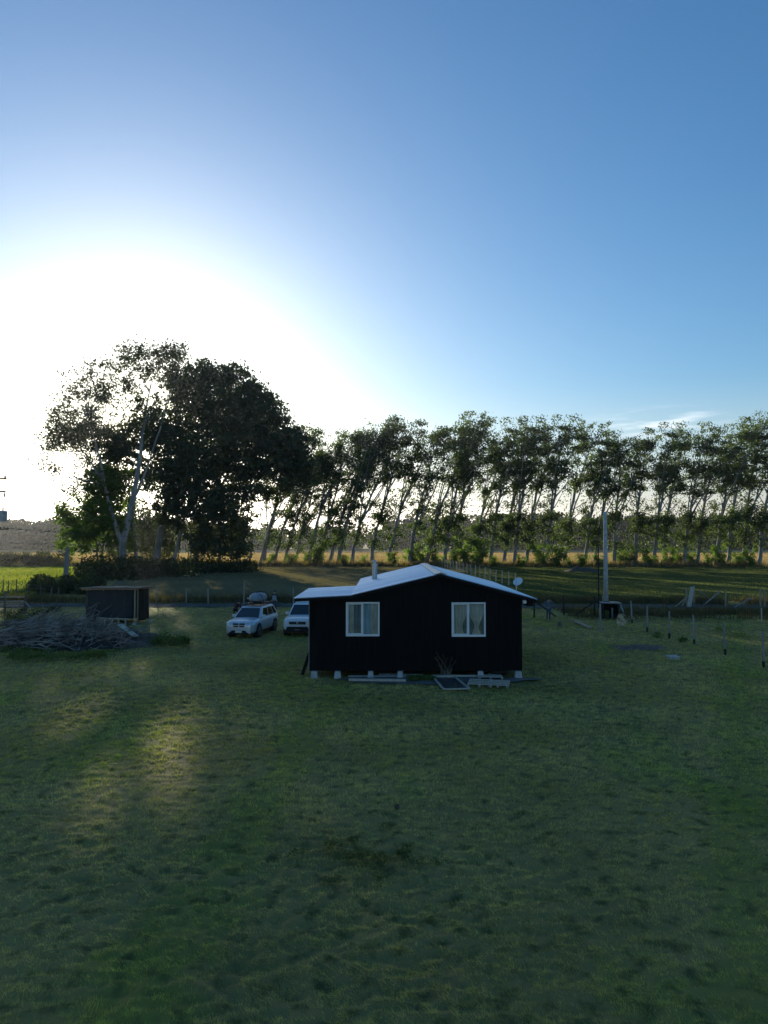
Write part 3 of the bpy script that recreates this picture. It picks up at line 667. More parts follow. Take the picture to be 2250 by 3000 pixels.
# front wall is pierced by the two window openings: vertical strips between them
def wall_strip(mb, x0, x1, z0, top=True, z1=None, y0=HY0, y1=HY0+.12):
    ks = [x0] + [k for k in (-1.38, RX) if x0 < k < x1] + [x1]
    for a, b in zip(ks, ks[1:]):
        za, zb = (roofz(a)-.10, roofz(b)-.10) if z1 is None else (z1, z1)
        vs = [loc(p) for p in ((a,y0,z0),(b,y0,z0),(b,y1,z0),(a,y1,z0),(a,y0,za),(b,y0,zb),(b,y1,zb),(a,y1,za))]
        mb.add(vs, [(3,2,1,0),(4,5,6,7),(0,1,5,4),(1,2,6,5),(2,3,7,6),(3,0,4,7)])
e = [HX0, WIN[0][0], WIN[0][1], WIN[1][0], WIN[1][1], HX1]
for i in (0, 2, 4): wall_strip(mb, e[i], e[i+1], .27)
for w in WIN: wall_strip(mb, w[0], w[1], .27, z1=w[2]); wall_strip(mb, w[0], w[1], w[3])
wall_strip(mb, -1.0, HX1, .27, y0=HY1-.12, y1=HY1); wall_strip(mb, HX0+.121, -1.001, .27, y0=35.88, y1=36, z1=3.28)
for x0, x1 in ((HX0, HX0+.12), (HX1-.12, HX1)):
    yb = 36 if x0 < 0 else HY1-.121
    mb.box(x0-HO.x, x1-HO.x, .121, yb-HO.y, .27, roofz((x0+x1)/2)-.1)
mb.box(-1.0-HO.x, -.88-HO.x, 36.001-HO.y, HY1-.121-HO.y, .27, 3.36)     # back part is narrower
mb.box(HX0+.13-HO.x, HX1-.13-HO.x, .13, 5.5, .29, .36)               # floor
# vertical grooved boards: proud battens every 15 cm
x = HX0+.10
while x < HX1-.05:
    segs = [(.27, roofz(x)-.11)]
    for w in WIN:
        if w[0]-.07 < x < w[1]+.07: segs = [(.27, w[2]-.06), (w[3]+.06, roofz(x)-.11)]
    for z0, z1 in segs: mb.box(x-.02-HO.x, x+.02-HO.x, -.012, .003, z0, z1)
    x += .152
mb.build('wall', M['black_board'], house)
# corrugated roof sheets
def corr(x0, z0, x1, z1, y0, y1, pitch=.19, amp=.014, nx=6):
    ny = int((y1-y0)/pitch*6); ys = np.linspace(y0, y1, ny+1); t = np.linspace(0, 1, nx+1); V = []; F = []
    nrm = np.array([-(z1-z0), 0, x1-x0]); nrm = nrm/np.linalg.norm(nrm); nrm *= np.sign(nrm[2])
    for y in ys:
        a = amp*math.sin((y-y0)/pitch*2*math.pi)
        for u in t: V.append((x0+(x1-x0)*u+nrm[0]*a-HO.x, y-HO.y, z0+(z1-z0)*u+nrm[2]*a))
    k = nx+1
    for i in range(ny):
        for j in range(nx): F.append((i*k+j, i*k+j+1, (i+1)*k+j+1, (i+1)*k+j))
    n0 = len(V)
    V = V + [(v[0], v[1], v[2]-.03) for v in V]                      # underside, so that the sheet has thickness
    F = F + [tuple(n0+i for i in reversed(f)) for f in F]
    return V, F
RF = HY0-.32
mb = MB()
for args in ((-1.38, 3.47, RX, RZ+.005, RF, 42.6), (RX, RZ, 6.42, RZ-4.04*.263, RF, 42.6), (-3.78, 3.34, -1.36, 3.462, RF, 36.2)): mb.add(*corr(*args))
roof = mb.build('roof', M['zinc'], house, smooth=True, fix=False)
mb = MB(); mb.beam(loc((RX-.12, RF-.01, RZ+.012)), loc((RX-.12, 42.6, RZ+.012)), .26, .02, R(-13)); mb.beam(loc((RX+.12, RF-.01, RZ+.012)), loc((RX+.12, 42.6, RZ+.012)), .26, .02, R(14.5))
mb.build('ridge_cap', M['steel'], roof)
# dark barge boards under the front edge, fascia, white rafter end
for a, b in ((-3.74, -1.385), (-1.38, RX-.002), (RX+.002, 6.38)):
    za = (3.34+(a+3.78)*.05 if a < -3 else roofz(a)); zb = roofz(b)
    MB().beam(loc((a, RF+.03, za-.10)), loc((b, RF+.03, zb-.10)), .025, .11).build('barge_board', M['black_trim'], house)
for k in range(8): MB().box(HX1+.005-HO.x, 6.34-HO.x, .2+k*1.6, .26+k*1.6, roofz(6.1)-.20, roofz(6.1)-.1).build('rafter', M['black_trim'], house)
MB().box(6.05-HO.x, 6.30-HO.x, -.1, 11.9, 2.98, roofz(6.1)-.202).build('soffit', M['black_trim'], house)
MB().box(HX1+.02-HO.x, HX1+.16-HO.x, -.20, -.02, 3.1, 3.24).build('rafter_end', M['white_pvc'], house, bevel=.01)
MB().box(HX0-.035-HO.x, HX0-.003-HO.x, -.02, .10, .27, 3.26).build('corner_trim', M['timber_grey'], house)
ch = MB(); ch.tube([loc((-.51, 38.5, 3.60)), loc((-.51, 38.5, 4.42))], .135, 14); ch = ch.build('chimney_flue', M['steel'], house, smooth=False)
mb = MB(); mb.tube([loc((-.51,38.5,4.425)), loc((-.51,38.5,4.47))], [.17,.17], 14); mb.tube([loc((-.51,38.5,4.475)), loc((-.51,38.5,4.62))], [.10,.10], 12); mb.tube([loc((-.51,38.5,4.625)), loc((-.51,38.5,4.70))], [.17,.03], 14)
mb.build('cowl', M['steel'], ch); MB().tube([loc((-.51,38.5,4.70)), loc((-.47,38.5,5.12))], .012, 5).build('lightning_rod', M['wire'], ch)
for px, h, w in ((922, 0, .27), (990, -.02, .27), (1086, .03, .24), (1172, .03, .24), (1406, .03, .25), (1516, 0, .28)):
    x = (px-1125)/FPX*30.3
    b = [loc((x+sx*w*.55, 30.42+sy*w*.55-.05, -.05)) for sx, sy in ((-1,-1),(1,-1),(1,1),(-1,1))]; t = [loc((x+sx*w*.42, 30.42+sy*w*.42-.05, .262)) for sx, sy in ((-1,-1),(1,-1),(1,1),(-1,1))]
    MB().loft([b, t]).build('pier', M['block'], house, bevel=.01)
for x in (-3, 0, 3, 5.6):
    for y in (33.5, 37, 41.5):
        if x > -1 or y < 36: MB().box(x-.14-HO.x, x+.14-HO.x, y-.14-HO.y, y+.14-HO.y, -.05, .268).build('pier', M['block'], house)
mb = MB(); mb.beam(loc((-3.18, 30.9, .95)), loc((-3.50, 30.9, .0)), .05, .14)
mb.build('raking_board', M['black_trim'], house)
def curtain(mb, x0, x1, z0, z1, y, amp=.035, n=40, pinch=None):
    vs = []; fs = []
    rowsz = np.linspace(z1, z0, 9)
    for z in rowsz:
        t = (z1-z)/(z1-z0)
        for k in range(n+1):
            u = k/n; x = x0+(x1-x0)*u
            if pinch: c, f = pinch; wv = 1-f*math.exp(-((t-.72)/.22)**2); x = c+(x-c)*wv*(1-.25*t)
            vs.append((x-HO.x, y+amp*math.sin(u*n*.9)-HO.y, z))
    for i in range(8):
        for k in range(n): a = i*(n+1)+k; fs.append((a, a+1, a+n+2, a+n+1))
    mb.add(vs, fs)
for wi, (x0, x1, z0, z1) in enumerate(WIN):
    y = HY0
    mb = MB(); f = .065
    mb.box(x0-HO.x, x1-HO.x, -.035, .07, z0, z0+f+.02); mb.box(x0-HO.x, x1-HO.x, -.035, .07, z1-f, z1)
    mb.box(x0-HO.x, x0+f-HO.x, -.033, .068, z0+f+.021, z1-f-.001); mb.box(x1-f-HO.x, x1-HO.x, -.033, .068, z0+f+.021, z1-f-.001)
    xm = (x0+x1)/2
    mb.box(xm-.03-HO.x, xm+.03-HO.x, -.02, .05, z0+f+.022, z1-f-.002)
    for a in (x0+f+.001, xm-.075): mb.box(a-HO.x, a+.042-HO.x, -.002, .04, z0+f+.062, z1-f-.04)
    mb.box(x0+f+.001-HO.x, xm-.033-HO.x, -.001, .041, z0+f+.023, z0+f+.06); mb.box(x0+f+.001-HO.x, xm-.033-HO.x, -.001, .041, z1-f-.038, z1-f-.003)
    w = mb.build('window', M['white_pvc'], house, bevel=.006)
    for a, b, yy in ((x0+f, xm-.03, .02), (xm+.03, x1-f, .035)):
        MB().box(a-HO.x, b-HO.x, yy, yy+.006, z0+f+.02, z1-f).build('pane', M['pane'], w)
    if wi == 0:
        c1 = MB(); curtain(c1, x0+.03, x0+.33, z0+.02, z1, HY0+.16, n=14); c1.build('curtain', M['curtain'], w, smooth=True); c1 = MB(); curtain(c1, x1-.36, x1-.03, z0+.02, z1, HY0+.16, n=14); c1.build('curtain', M['curtain'], w, smooth=True)
        c2 = MB(); curtain(c2, xm+.04, xm+.40, z0+.02, z1, HY0+.20, n=16); o = c2.build('curtain', M['curtain_blue'], w, smooth=True); o['label'] = 'pale blue middle curtain of the left window'
    else:
        c1 = MB(); curtain(c1, x0+.05, xm-.02, z0+.02, z1, HY0+.17, n=26, pinch=(x0+.22, .35)); c1.build('curtain', M['curtain'], w, smooth=True); c1 = MB(); curtain(c1, xm+.02, x1-.02, z0+.02, z1, HY0+.17, n=26, pinch=(xm+.36, .68)); c1.build('curtain', M['curtain'], w, smooth=True)
    c1 = MB(); curtain(c1, x0+.02, x1-.02, z0+.02, z1, HY0+.27, n=40, amp=.015); c1.build('reflection_sheet', M['pane_reflection'], w, smooth=True)  # folded sheet added behind the panes in place of their blue-grey reflection

# satellite dish on the right roof edge
d = empty('satellite_dish', (6.33, 34.0, roofz(6.33)+.0)); tag(d, 'small pale satellite dish on a bent mast at the right roof edge', 'dish')
mb = MB(); mb.tube([(-.1,0,-.02), (-.05,0,.25), (.0,0,.42)], .02, 6); mb.box(-.16,-.02,-.05,.05,-.02,.0); mb.build('mast', M['steel'], d)
rings = []
Q = Vector((-.35, -.55, .62)).to_track_quat('Z', 'Y').to_matrix()
for k in range(6):
    r = .03+.20*k/5; rings.append([Q @ Vector((r*math.cos(t*math.pi/9), r*1.08*math.sin(t*math.pi/9), .5*r*r)) + Vector((.0,-.03,.48)) for t in range(18)])
for k in range(5, -1, -1):
    r = .03+.20*k/5; rings.append([Q @ Vector((r*math.cos(t*math.pi/9), r*1.08*math.sin(t*math.pi/9), .5*r*r-.008)) + Vector((.0,-.03,.48)) for t in range(18)])
MB().loft(rings).build('reflector', M['white_pvc'], d, smooth=True)
a = Q @ Vector((0,-.26,.03)) + Vector((0,-.03,.48)); b = Q @ Vector((0,-.08,.30)) + Vector((0,-.03,.48))
mb = MB(); mb.tube([a, b], .012, 5); mb.box(b.x-.03,b.x+.03,b.y-.05,b.y+.03,b.z-.03,b.z+.03); mb.build('receiver_arm', M['steel'], d)

# timber lying in front of the house
def plank(label, pa, pb, w, h, m, z=.03, group=None):
    a, b = at(*pa, z), at(*pb, z); c = (a+b)/2; o = MB().beam(a-c, b-c, w, h).build('plank', M[m], bevel=.006); o.location = c; return tag(o, label, 'plank', group)
G = 'planks lying in front of the house'
plank('long pale plank nearest the lawn, left of the dry weeds', (1022, 1991), (1189, 1993), .15, .09, 'timber_pale', .07, G)
plank('long grey plank behind the pale one, against the left piers', (1020, 1981), (1196, 1980), .14, .06, 'timber_grey', .06, G)
plank('narrow board lying deepest under the middle of the house wall', (1110, 1975), (1238, 1976), .10, .05, 'timber_grey', .06, G)
plank('long board right of the dry weeds, behind the pallets', (1264, 1980), (1422, 1980), .13, .07, 'timber_pale', .06, G)
plank('short slanting board near the right front pier', (1432, 1974), (1466, 1980), .10, .05, 'timber_grey', .06, G)
p0 = at(1305, 2003); fr = empty('glazed_frame', (p0.x, p0.y, 0)); tag(fr, 'flat timber frame with dark film lying on the gravel left of the pallets', 'frame')
A, B, C_, D = [at(*q, .05)-p0 for q in ((1268,1983),(1332,1983),(1376,2018),(1300,2020))]
for v in (A, B, C_, D): v.z = .06
mb = MB(); mb.beam(A, B, .09, .05); mb.beam(B, C_, .08, .045); mb.beam(D, C_, .09, .05); mb.beam(A, D, .08, .045); mb.build('frame', M['timber_pale'], fr, bevel=.005)
MB().add([v-Vector((0,0,.02)) for v in (D, C_, B, A)] + [v-Vector((0,0,.012)) for v in (D, C_, B, A)], [(3,2,1,0),(4,5,6,7),(0,1,5,4),(1,2,6,5),(2,3,7,6),(3,0,4,7)]).build('film', M['film'], fr)
def pallet(label, pxy, w, l, rz, h=.13):
    p = at(*pxy); o = empty('pallet', (p.x, p.y, 0), rz); tag(o, label, 'pallet', 'pallets lying by the right end of the house')
    for k in range(4): MB().box(-w/2, w/2, -l/2+k*(l-.12)/3, -l/2+k*(l-.12)/3+.12, h-.025, h).build('slat', M['timber_pale'], o)
    for x in (-w/2, -.04, w/2-.08): MB().box(x, x+.08, -l/2, l/2, .01, h-.027).build('bearer', M['timber_grey'], o)
pallet('wooden pallet just right of the film covered frame', (1408, 2006), .95, 1.05, -.22)
pallet('wooden pallet at the right, nearest the corner pier', (1462, 2008), .80, 1.0, -.25, .12)
pallet('wooden pallet lying behind, half under the house wall', (1436, 1988), 1.0, .5, -.05, .12)
mb = MB(); mb.sphere((0,0,.08), (.45,.28,.18), 14, 8); o = mb.build('tarp_heap', M['tarp'], smooth=True); p = at(1455, 1972); o.location = (p.x, p.y-.1, 0); tag(o, 'crumpled black tarp under the right front corner of the house', 'tarp')
for v in o.data.vertices: v.co += Vector((random.gauss(0,.03), random.gauss(0,.03), random.gauss(0,.025)))
# dry weeds before the wall
p = at(1304, 1984); wd = empty('dry_weed', (p.x, p.y+.12, 0)); tag(wd, 'tall dried weed stalks growing against the middle of the black house wall', 'weed')
mb = MB(); C = []
for k in range(26):
    a = random.uniform(0, 6.28); pts = curve((random.gauss(0,.14), random.gauss(0,.07), 0), (math.cos(a)*.28, math.sin(a)*.1-.05, 1), (math.cos(a)*.4, 0, -.25), random.uniform(.5, 1.15), 6)
    mb.tube(pts, [.008]*4+[.005]*3, 4); C.append(clump(pts[-1], (.05,.05,.07), 8)); C.append(clump(pts[3], (.08,.06,.12), 8))
mb.build('stem', M['twig'], wd); link('foliage', leaf_mesh('foliage', np.concatenate(C), .06), M['dry_dark'], wd)
C = np.concatenate([clump((random.uniform(-.5,.5), random.uniform(-.1,.45), .06), (.16,.14,.09), 60) for _ in range(24)]); C = C[C[:,2] > 0]
o = link('weed_patch', leaf_mesh('weed_patch', C, .09), M['weed_leaf']); p = at(1236, 1994); o.location = (p.x, p.y, 0); tag(o, 'low dark green weeds between the planks and the pallets', 'weeds', kind='stuff')

# ------------------------------------------------------------------ cars
def car(name, label, sp, px, py, rz):
    p = at(px, py); root = empty(name, (p.x, p.y, 0), rz); tag(root, label, sp['cat'])
    ml = M[sp['paint']]; L, Wd = sp['L']/2, sp['W']/2
    mb = MB(); rings = []
    for y, hw, z0, z1 in sp['body']:
        hw *= Wd; half = [(hw*.90, z0), (hw*.985, z0+.10), (hw, z0+(z1-z0)*.45), (hw*.985, z1-.12), (hw*.93, z1-.02), (hw*.55, z1+.025)]
        rings.append([Vector((x, y*L, z)) for x, z in half] + [Vector((-x, y*L, z)) for x, z in reversed(half)])
    mb.loft(rings); body = mb.build('body', ml, root, smooth=True, sub=1)
    # cabin
    c = sp['cabin']; zb, zt = c['zb'], c['zt']
    b0, b1, t0, t1, wb, wt = c['yb0'], c['yb1'], c['yt0'], c['yt1'], c['wb'], c['wt']
    ring = lambda y0, y1, w, z, cr: [Vector((-w, y0, z)), Vector((-w*.4, y0-cr, z)), Vector((w*.4, y0-cr, z)), Vector((w, y0, z)), Vector((w, (y0+y1)/2, z)), Vector((w, y1, z)), Vector((0, y1+.03, z)), Vector((-w, y1, z)), Vector((-w, (y0+y1)/2, z))]
    mb = MB().loft([ring(b0, b1, wb, zb, .10), ring(t0, t1, wt, zt-.06, .07), ring(t0+.10, t1-.08, wt*.93, zt-.012, .05), ring(t0+.5, t1-.4, wt*.6, zt+.01, .02)])
    cab = mb.build('cabin', ml, root, smooth=False, bevel=.03)
    G_ = M['car_glass']
    A, B = Vector((-wb, b0-.075, zb)), Vector((wb, b0-.075, zb)); C2, D = Vector((wt, t0-.05, zt-.06)), Vector((-wt, t0-.05, zt-.06))
    MB().panel(A, B, C2, D, .07, .93, .05, .93, .03, .05).build('windscreen', G_, root, bevel=.01)
    for sgn in (1, -1):
        a, b_, c_, d_ = [Vector((sgn*q[0], q[1], q[2])) for q in ((wb, b0, zb), (wb, b1, zb), (wt, t1, zt-.06), (wt, t0, zt-.06))]
        if sgn < 0: a, b_, c_, d_ = b_, a, d_, c_
        cuts = sp['windows']
        for u0, u1 in cuts:
            if sgn < 0: u0, u1 = 1-u1, 1-u0
            MB().panel(a, b_, c_, d_, u0, u1, .10, .90, .012, .02).build('side_window', G_, root)
        MB().box(sgn*(wb+.02)-.0, sgn*(wb+.21), b0+.22, b0+.34, zb+.02, zb+.19).build('mirror', ml, root, bevel=.03)
        if sp.get('rails'): MB().tube([(sgn*wt*.9, t0+.35, zt), (sgn*wt*.9, t0+.5, zt+.06), (sgn*wt*.9, t1-.4, zt+.06), (sgn*wt*.9, t1-.2, zt)], .02, 6).build('roof_rail', M['plastic'], root)
        # wheels and arches
        for wy in sp['wheels']:
            r = sp['r']
            arch = MB().tube([(sgn*(Wd-.30), wy, r+.02), (sgn*(Wd+.004), wy, r+.02)], r+.085, 20).build('wheel_arch', M['plastic'], root)
            wh = MB().tube([(sgn*(Wd-.24), wy, r), (sgn*(Wd-.23), wy, r), (sgn*(Wd), wy, r), (sgn*(Wd+.022), wy, r)], [r*.93, r, r, r*.9], 24).build('wheel', M['tyre'], root)
            rm = MB(); rm.tube([(sgn*(Wd+.012), wy, r), (sgn*(Wd+.026), wy, r)], [r*.2]*2, 12)
            for q in range(5):
                a_ = q*2*math.pi/5+.3; rm.beam((sgn*(Wd+.026), wy, r), (sgn*(Wd+.026), wy+math.cos(a_)*r*.62, r+math.sin(a_)*r*.62), .07, .02)
            for q in range(18):
                a0, a1 = q*math.pi/9, (q+1)*math.pi/9; rm.beam((sgn*(Wd+.024), wy+math.cos(a0)*r*.66, r+math.sin(a0)*r*.66), (sgn*(Wd+.024), wy+math.cos(a1)*r*.66, r+math.sin(a1)*r*.66), .03, .05)
            rm.build('rim', M['rim'], wh)
        # headlamp hugging the front corner
        hx, hz = sp['lamp']; f = -L
        A_, B_, C_, D_ = [Vector((sgn*q[0], q[1], q[2])) for q in ((hx-.20, f+.005, hz-.09), (hx+.13, f+.24, hz-.07), (hx+.13, f+.34, hz+.10), (hx-.20, f+.06, hz+.07))]
        if sgn < 0: A_, B_, C_, D_ = B_, A_, D_, C_
        MB().panel(A_, B_, C_, D_, 0, 1, 0, 1, .02, .06).build('headlight', M['lens'], root, bevel=.015)
    f = -L
    for x0, x1, z0, z1 in sp['grille']: MB().box(x0, x1, f-.035, f+.1, z0, z1).build('grille', M['plastic'], root, bevel=.008)
    x0, x1, z0, z1 = sp['intake']
    mb = MB(); mb.loft([[Vector(v) for v in ((x0, f+.05, z0), (x1, f+.05, z0), (x1-.12, f-.03, z1), (x0+.12, f-.03, z1))], [Vector(v) for v in ((x0, f+.25, z0), (x1, f+.25, z0), (x1-.12, f+.25, z1), (x0+.12, f+.25, z1))]]); mb.build('lower_intake', M['plastic'], root)
    if 'emblem' in sp: MB().sphere((0, f-.045, sp['emblem']), (.07,.015,.045), 12, 6).build('emblem', M['steel'], root, smooth=True)
    if 'skid' in sp:
        for sgn in (1, -1): MB().beam((sgn*.72, f-.0, .30), (sgn*.46, f-.045, .44), .10, .05).build('bumper_blade', ml, root)
    MB().box(-.2, .2, f-.055, f-.035, sp['plate']-.055, sp['plate']+.055).build('number_plate', M['plate'], root, bevel=.004)
    mb = MB(); mb.box(-Wd+.12, Wd-.12, -L+.25, L-.3, .20, .34); mb.build('underbody', M['plastic'], root)
    if 'bar' in sp: x0, x1, y0, y1, z0, z1 = sp['bar']; MB().box(x0, x1, y0, y1, z0, z1).build('roof_pod', M['car_white'], root, bevel=.04)
    mb = MB()                                          # seats seen through the glass
    for sx in (-.38, .38):
        mb.box(sx-.24, sx+.24, b0+.95, b0+1.1, .7, zb+.28); mb.box(sx-.12, sx+.12, b0+.97, b0+1.07, zb+.29, zb+.46)
    mb.build('seat', M['plastic'], root)
    return root
suv = dict(cat='car', paint='car_silver', L=4.85, W=1.84, r=.36, wheels=(-1.45, 1.44), rails=True,
  body=[(-1.0,.66,.34,.74),(-.985,.80,.28,.86),(-.93,.93,.25,.96),(-.85,.97,.24,1.01),(-.6,.985,.24,1.06),(-.45,.99,.24,1.09),(0,1,.24,1.10),(.5,1,.25,1.12),(.85,.98,.28,1.12),(.96,.92,.34,1.06),(1.0,.82,.42,.95)],
  cabin=dict(zb=1.06, zt=1.68, yb0=-1.05, yb1=2.18, yt0=-.30, yt1=1.80, wb=.86, wt=.66), windows=[(.10,.40),(.44,.72),(.75,.93)],
  lamp=(.70,.84), grille=[(-.36,-.045,.785,.88),(.045,.36,.785,.88),(-.33,-.045,.66,.745),(.045,.33,.66,.745)], intake=(-.62,.62,.26,.46), emblem=.765, plate=.40, skid=1)
S = car('silver_car', 'silver family car with dark bag on its roof, parked left of the house', suv, 742, 1855, R(-10))
pick = dict(cat='pickup', paint='car_white', L=4.99, W=1.90, r=.37, wheels=(-1.55, 1.5),
  body=[(-1.0,.66,.42,.86),(-.985,.80,.36,.96),(-.94,.93,.33,1.04),(-.86,.97,.32,1.08),(-.6,.985,.32,1.13),(-.42,.99,.32,1.15),(0,1,.32,1.15),(.5,1,.34,1.16),(.9,.98,.36,1.16),(.97,.95,.40,1.13),(1.0,.9,.45,1.0)],
  cabin=dict(zb=1.12, zt=1.80, yb0=-.95, yb1=1.15, yt0=-.22, yt1=.95, wb=.88, wt=.70), windows=[(.16,.52),(.56,.92)],
  lamp=(.74,.90), grille=[(-.50,.50,.74,.90)], intake=(-.74,.74,.30,.60), emblem=.83, plate=.655, bar=(-.62,.30,.05,.85,1.80,1.90))
PK = car('white_pickup', 'white pickup parked half hidden behind the left corner of the house', pick, 893, 1850, R(-4))

# roof bag on the silver car
b = empty('roof_bag', (0,0,0)); tag(b, 'bulging grey roof bag strapped on top of the silver car', 'luggage')
Ms = S.matrix_basis.copy() if False else Matrix.Translation(S.location) @ Matrix.Rotation(R(-10), 4, 'Z')
b.location = Ms @ Vector((.02, .75, 1.70)); b.rotation_euler = (0, 0, R(-10))
rings = []
for k in range(15):
    t = k/14; s_ = max(.05, math.sin(math.pi*(t*.94+.03))**.55); y = -1.0+2.0*t
    rings.append([Vector((math.copysign(abs(math.cos(a))**.8, math.cos(a))*.50*s_, y, .40+.36*s_*math.copysign(abs(math.sin(a))**.75, math.sin(a))*(1 if math.sin(a) > 0 else .7) + random.gauss(0,.008))) for a in [j*2*math.pi/18 for j in range(18)]])
MB().loft(rings).build('bag', M['bag'], b, smooth=True)
MB().box(-.58, .58, -.9, .95, .075, .15).build('tray', M['plastic'], b, bevel=.02)
for y in (-.45, .1, .6):
    MB().tube([(-.52,y,.13), (-.47,y,.5), (-.25,y,.76), (0,y,.80), (.25,y,.76), (.47,y,.5), (.52,y,.13)], .016, 5).build('strap', M['jacket_black'], b)
MB().sphere((-.46,-.55,.42), .05, 8, 6).build('buckle', M['plate'], b)

# ------------------------------------------------------------------ people
def skinned(name, verts, edges, radii, root_i, m, parent, sub=1):
    me = bpy.data.meshes.new(name); me.from_pydata([tuple(v) for v in verts], edges, []); me.update(); o = link(name, me, None, parent)
    md = o.modifiers.new('skin', 'SKIN'); md.use_smooth_shade = True
    for i, v in enumerate(me.skin_vertices[0].data):
        r = radii[i]; v.radius = r if isinstance(r, tuple) else (r, r); v.use_root = (i == root_i)
    s2 = o.modifiers.new('sub', 'SUBSURF'); s2.levels = sub; s2.render_levels = sub
    dg = bpy.context.evaluated_depsgraph_get(); me2 = bpy.data.meshes.new_from_object(o.evaluated_get(dg)); o.modifiers.clear(); o.data = me2
    me2.materials.clear(); me2.materials.append(m); return o
def person(label, p, rz, J, H, top, legs, pack=None):
    root = empty('person', p, rz); tag(root, label, 'person'); k = H/1.72
    V, E, RR, idx = [], [], [], {}
    def add(n, co, r, par=None):
        idx[n] = len(V); V.append(Vector(co)*k); RR.append(r*k if not isinstance(r, tuple) else (r[0]*k, r[1]*k))
        if par: E.append((idx[par], idx[n]))
    add('pelvis', J['pelvis'], (.15,.11)); add('spine', J['spine'], (.13,.10), 'pelvis'); add('chest', J['chest'], (.155,.11), 'spine'); add('neck', J['neck'], .055, 'chest')
    hd = Vector(J['head']); add('head', hd-Vector((0,0,.03)), (.075,.085), 'neck'); add('crown', hd+Vector((0,0,.09)), (.078,.092), 'head'); add('top', hd+Vector((0,0,.14)), .05, 'crown')
    add('nose', hd+Vector((0,-.115,.0)), .012, 'head')
    for s_, t in ((1,'r'), (-1,'l')):
        add('ear'+t, hd+Vector((s_*.082,.01,.02)), .014, 'head')
        add('sh'+t, J['sh'+t], .060, 'chest'); add('el'+t, J['el'+t], .044, 'sh'+t); add('wr'+t, J['wr'+t], .029, 'el'+t)
        w = Vector(J['wr'+t]); d = (w-Vector(J['el'+t])).normalized(); side = d.cross(Vector((0,1,.2))).normalized(); pa = w+d*.07
        add('pa'+t, pa, (.036,.02), 'wr'+t)
        for q in range(4):
            o_ = side*(q-1.5)*.019; ln_ = (.030,.036,.034,.026)[q]; b_ = (d + Vector((0,-.35,0))).normalized()
            add('f%d'%q+t, pa+d*.03+o_, .009, 'pa'+t); add('g%d'%q+t, pa+d*.03+o_+b_*ln_*1.3, .008, 'f%d'%q+t)
        add('th'+t, w+d*.03+side*-.04+Vector((0,-.02,0)), .010, 'wr'+t); add('ti'+t, w+d*.065+side*-.052+Vector((0,-.03,0)), .008, 'th'+t)
        add('hip'+t, J['hip'+t], .088, 'pelvis'); add('kn'+t, J['kn'+t], .058, 'hip'+t); add('an'+t, J['an'+t], .040, 'kn'+t); add('toe'+t, Vector(J['an'+t])+Vector((s_*.02,-.14,-.035)), .032, 'an'+t)
    skinned('body', V, E, RR, 0, M['skin'], root)
    def cloth(name, names, grow, m):
        vs = [V[idx[n]] for n in names]; es = [(names.index(a), names.index(b_)) for a, b_ in [([x for x in idx if idx[x] == e[0]][0], [x for x in idx if idx[x] == e[1]][0]) for e in E] if a in names and b_ in names]
        rr = [tuple(q*1.0+grow for q in RR[idx[n]]) if isinstance(RR[idx[n]], tuple) else RR[idx[n]]+grow for n in names]
        return skinned(name, vs, es, rr, 0, m, root)
    cloth('jacket', ['pelvis','spine','chest','neck','shr','elr','wrr','shl','ell','wrl'], .022, M[top])
    cloth('trousers', ['pelvis','hipr','knr','anr','hipl','knl','anl'], .018, M[legs])
    for t in 'rl': cloth('shoe', ['an'+t, 'toe'+t], .014, M['shoe'])
    hc = V[idx['crown']]
    MB().sphere((hc.x, hc.y+.018*k, hc.z+.018*k), (.098*k,.112*k,.105*k), 14, 8).build('hair', M['hair'], root, smooth=True)
    mb = MB(); [mb.sphere((V[idx['head']].x+s_*.032*k, V[idx['head']].y-.098*k, V[idx['head']].z+.05*k), .011*k, 8, 6) for s_ in (-1,1)]; mb.build('eyes', M['eye'], root)
    if pack: MB().box(-.16*k, .16*k, (J['chest'][1]-.19)*k, (J['chest'][1]-.10)*k, (J['spine'][2]-.12)*k, (J['chest'][2]+.06)*k).build('apron', M[pack], root, bevel=.03*k)
    return root
stand = dict(pelvis=(0,0,.93), spine=(0,.005,1.10), chest=(0,.01,1.30), neck=(0,0,1.46), head=(0,-.01,1.56),
  shr=(.17,0,1.39), shl=(-.17,0,1.39), elr=(.25,.02,1.10), ell=(-.25,.02,1.10), wrr=(.23,-.12,.90), wrl=(-.23,-.12,.90),
  hipr=(.09,0,.88), hipl=(-.09,0,.88), knr=(.11,-.02,.49), knl=(-.11,-.02,.49), anr=(.12,.01,.09), anl=(-.12,.01,.09))
raised = dict(stand, elr=(.40,-.08,1.36), ell=(-.40,-.08,1.36), wrr=(.15,-.20,1.50), wrl=(-.15,-.20,1.50))
q = at(1607, 1818); person('person in grey blue hoodie and jeans standing by the fence with both elbows raised', (q.x, q.y, 0), R(8), raised, 1.58, 'hoodie', 'jeans')
q = at(804, 1794); person('dark haired person in black jacket with pale grey front, standing behind the silver car', (q.x, q.y, 0), R(5), dict(stand, elr=(.24,-.03,1.12), ell=(-.24,-.03,1.12), wrr=(.2,-.16,.98), wrl=(-.2,-.16,.98)), 1.72, 'jacket_black', 'jeans', 'pack_grey')
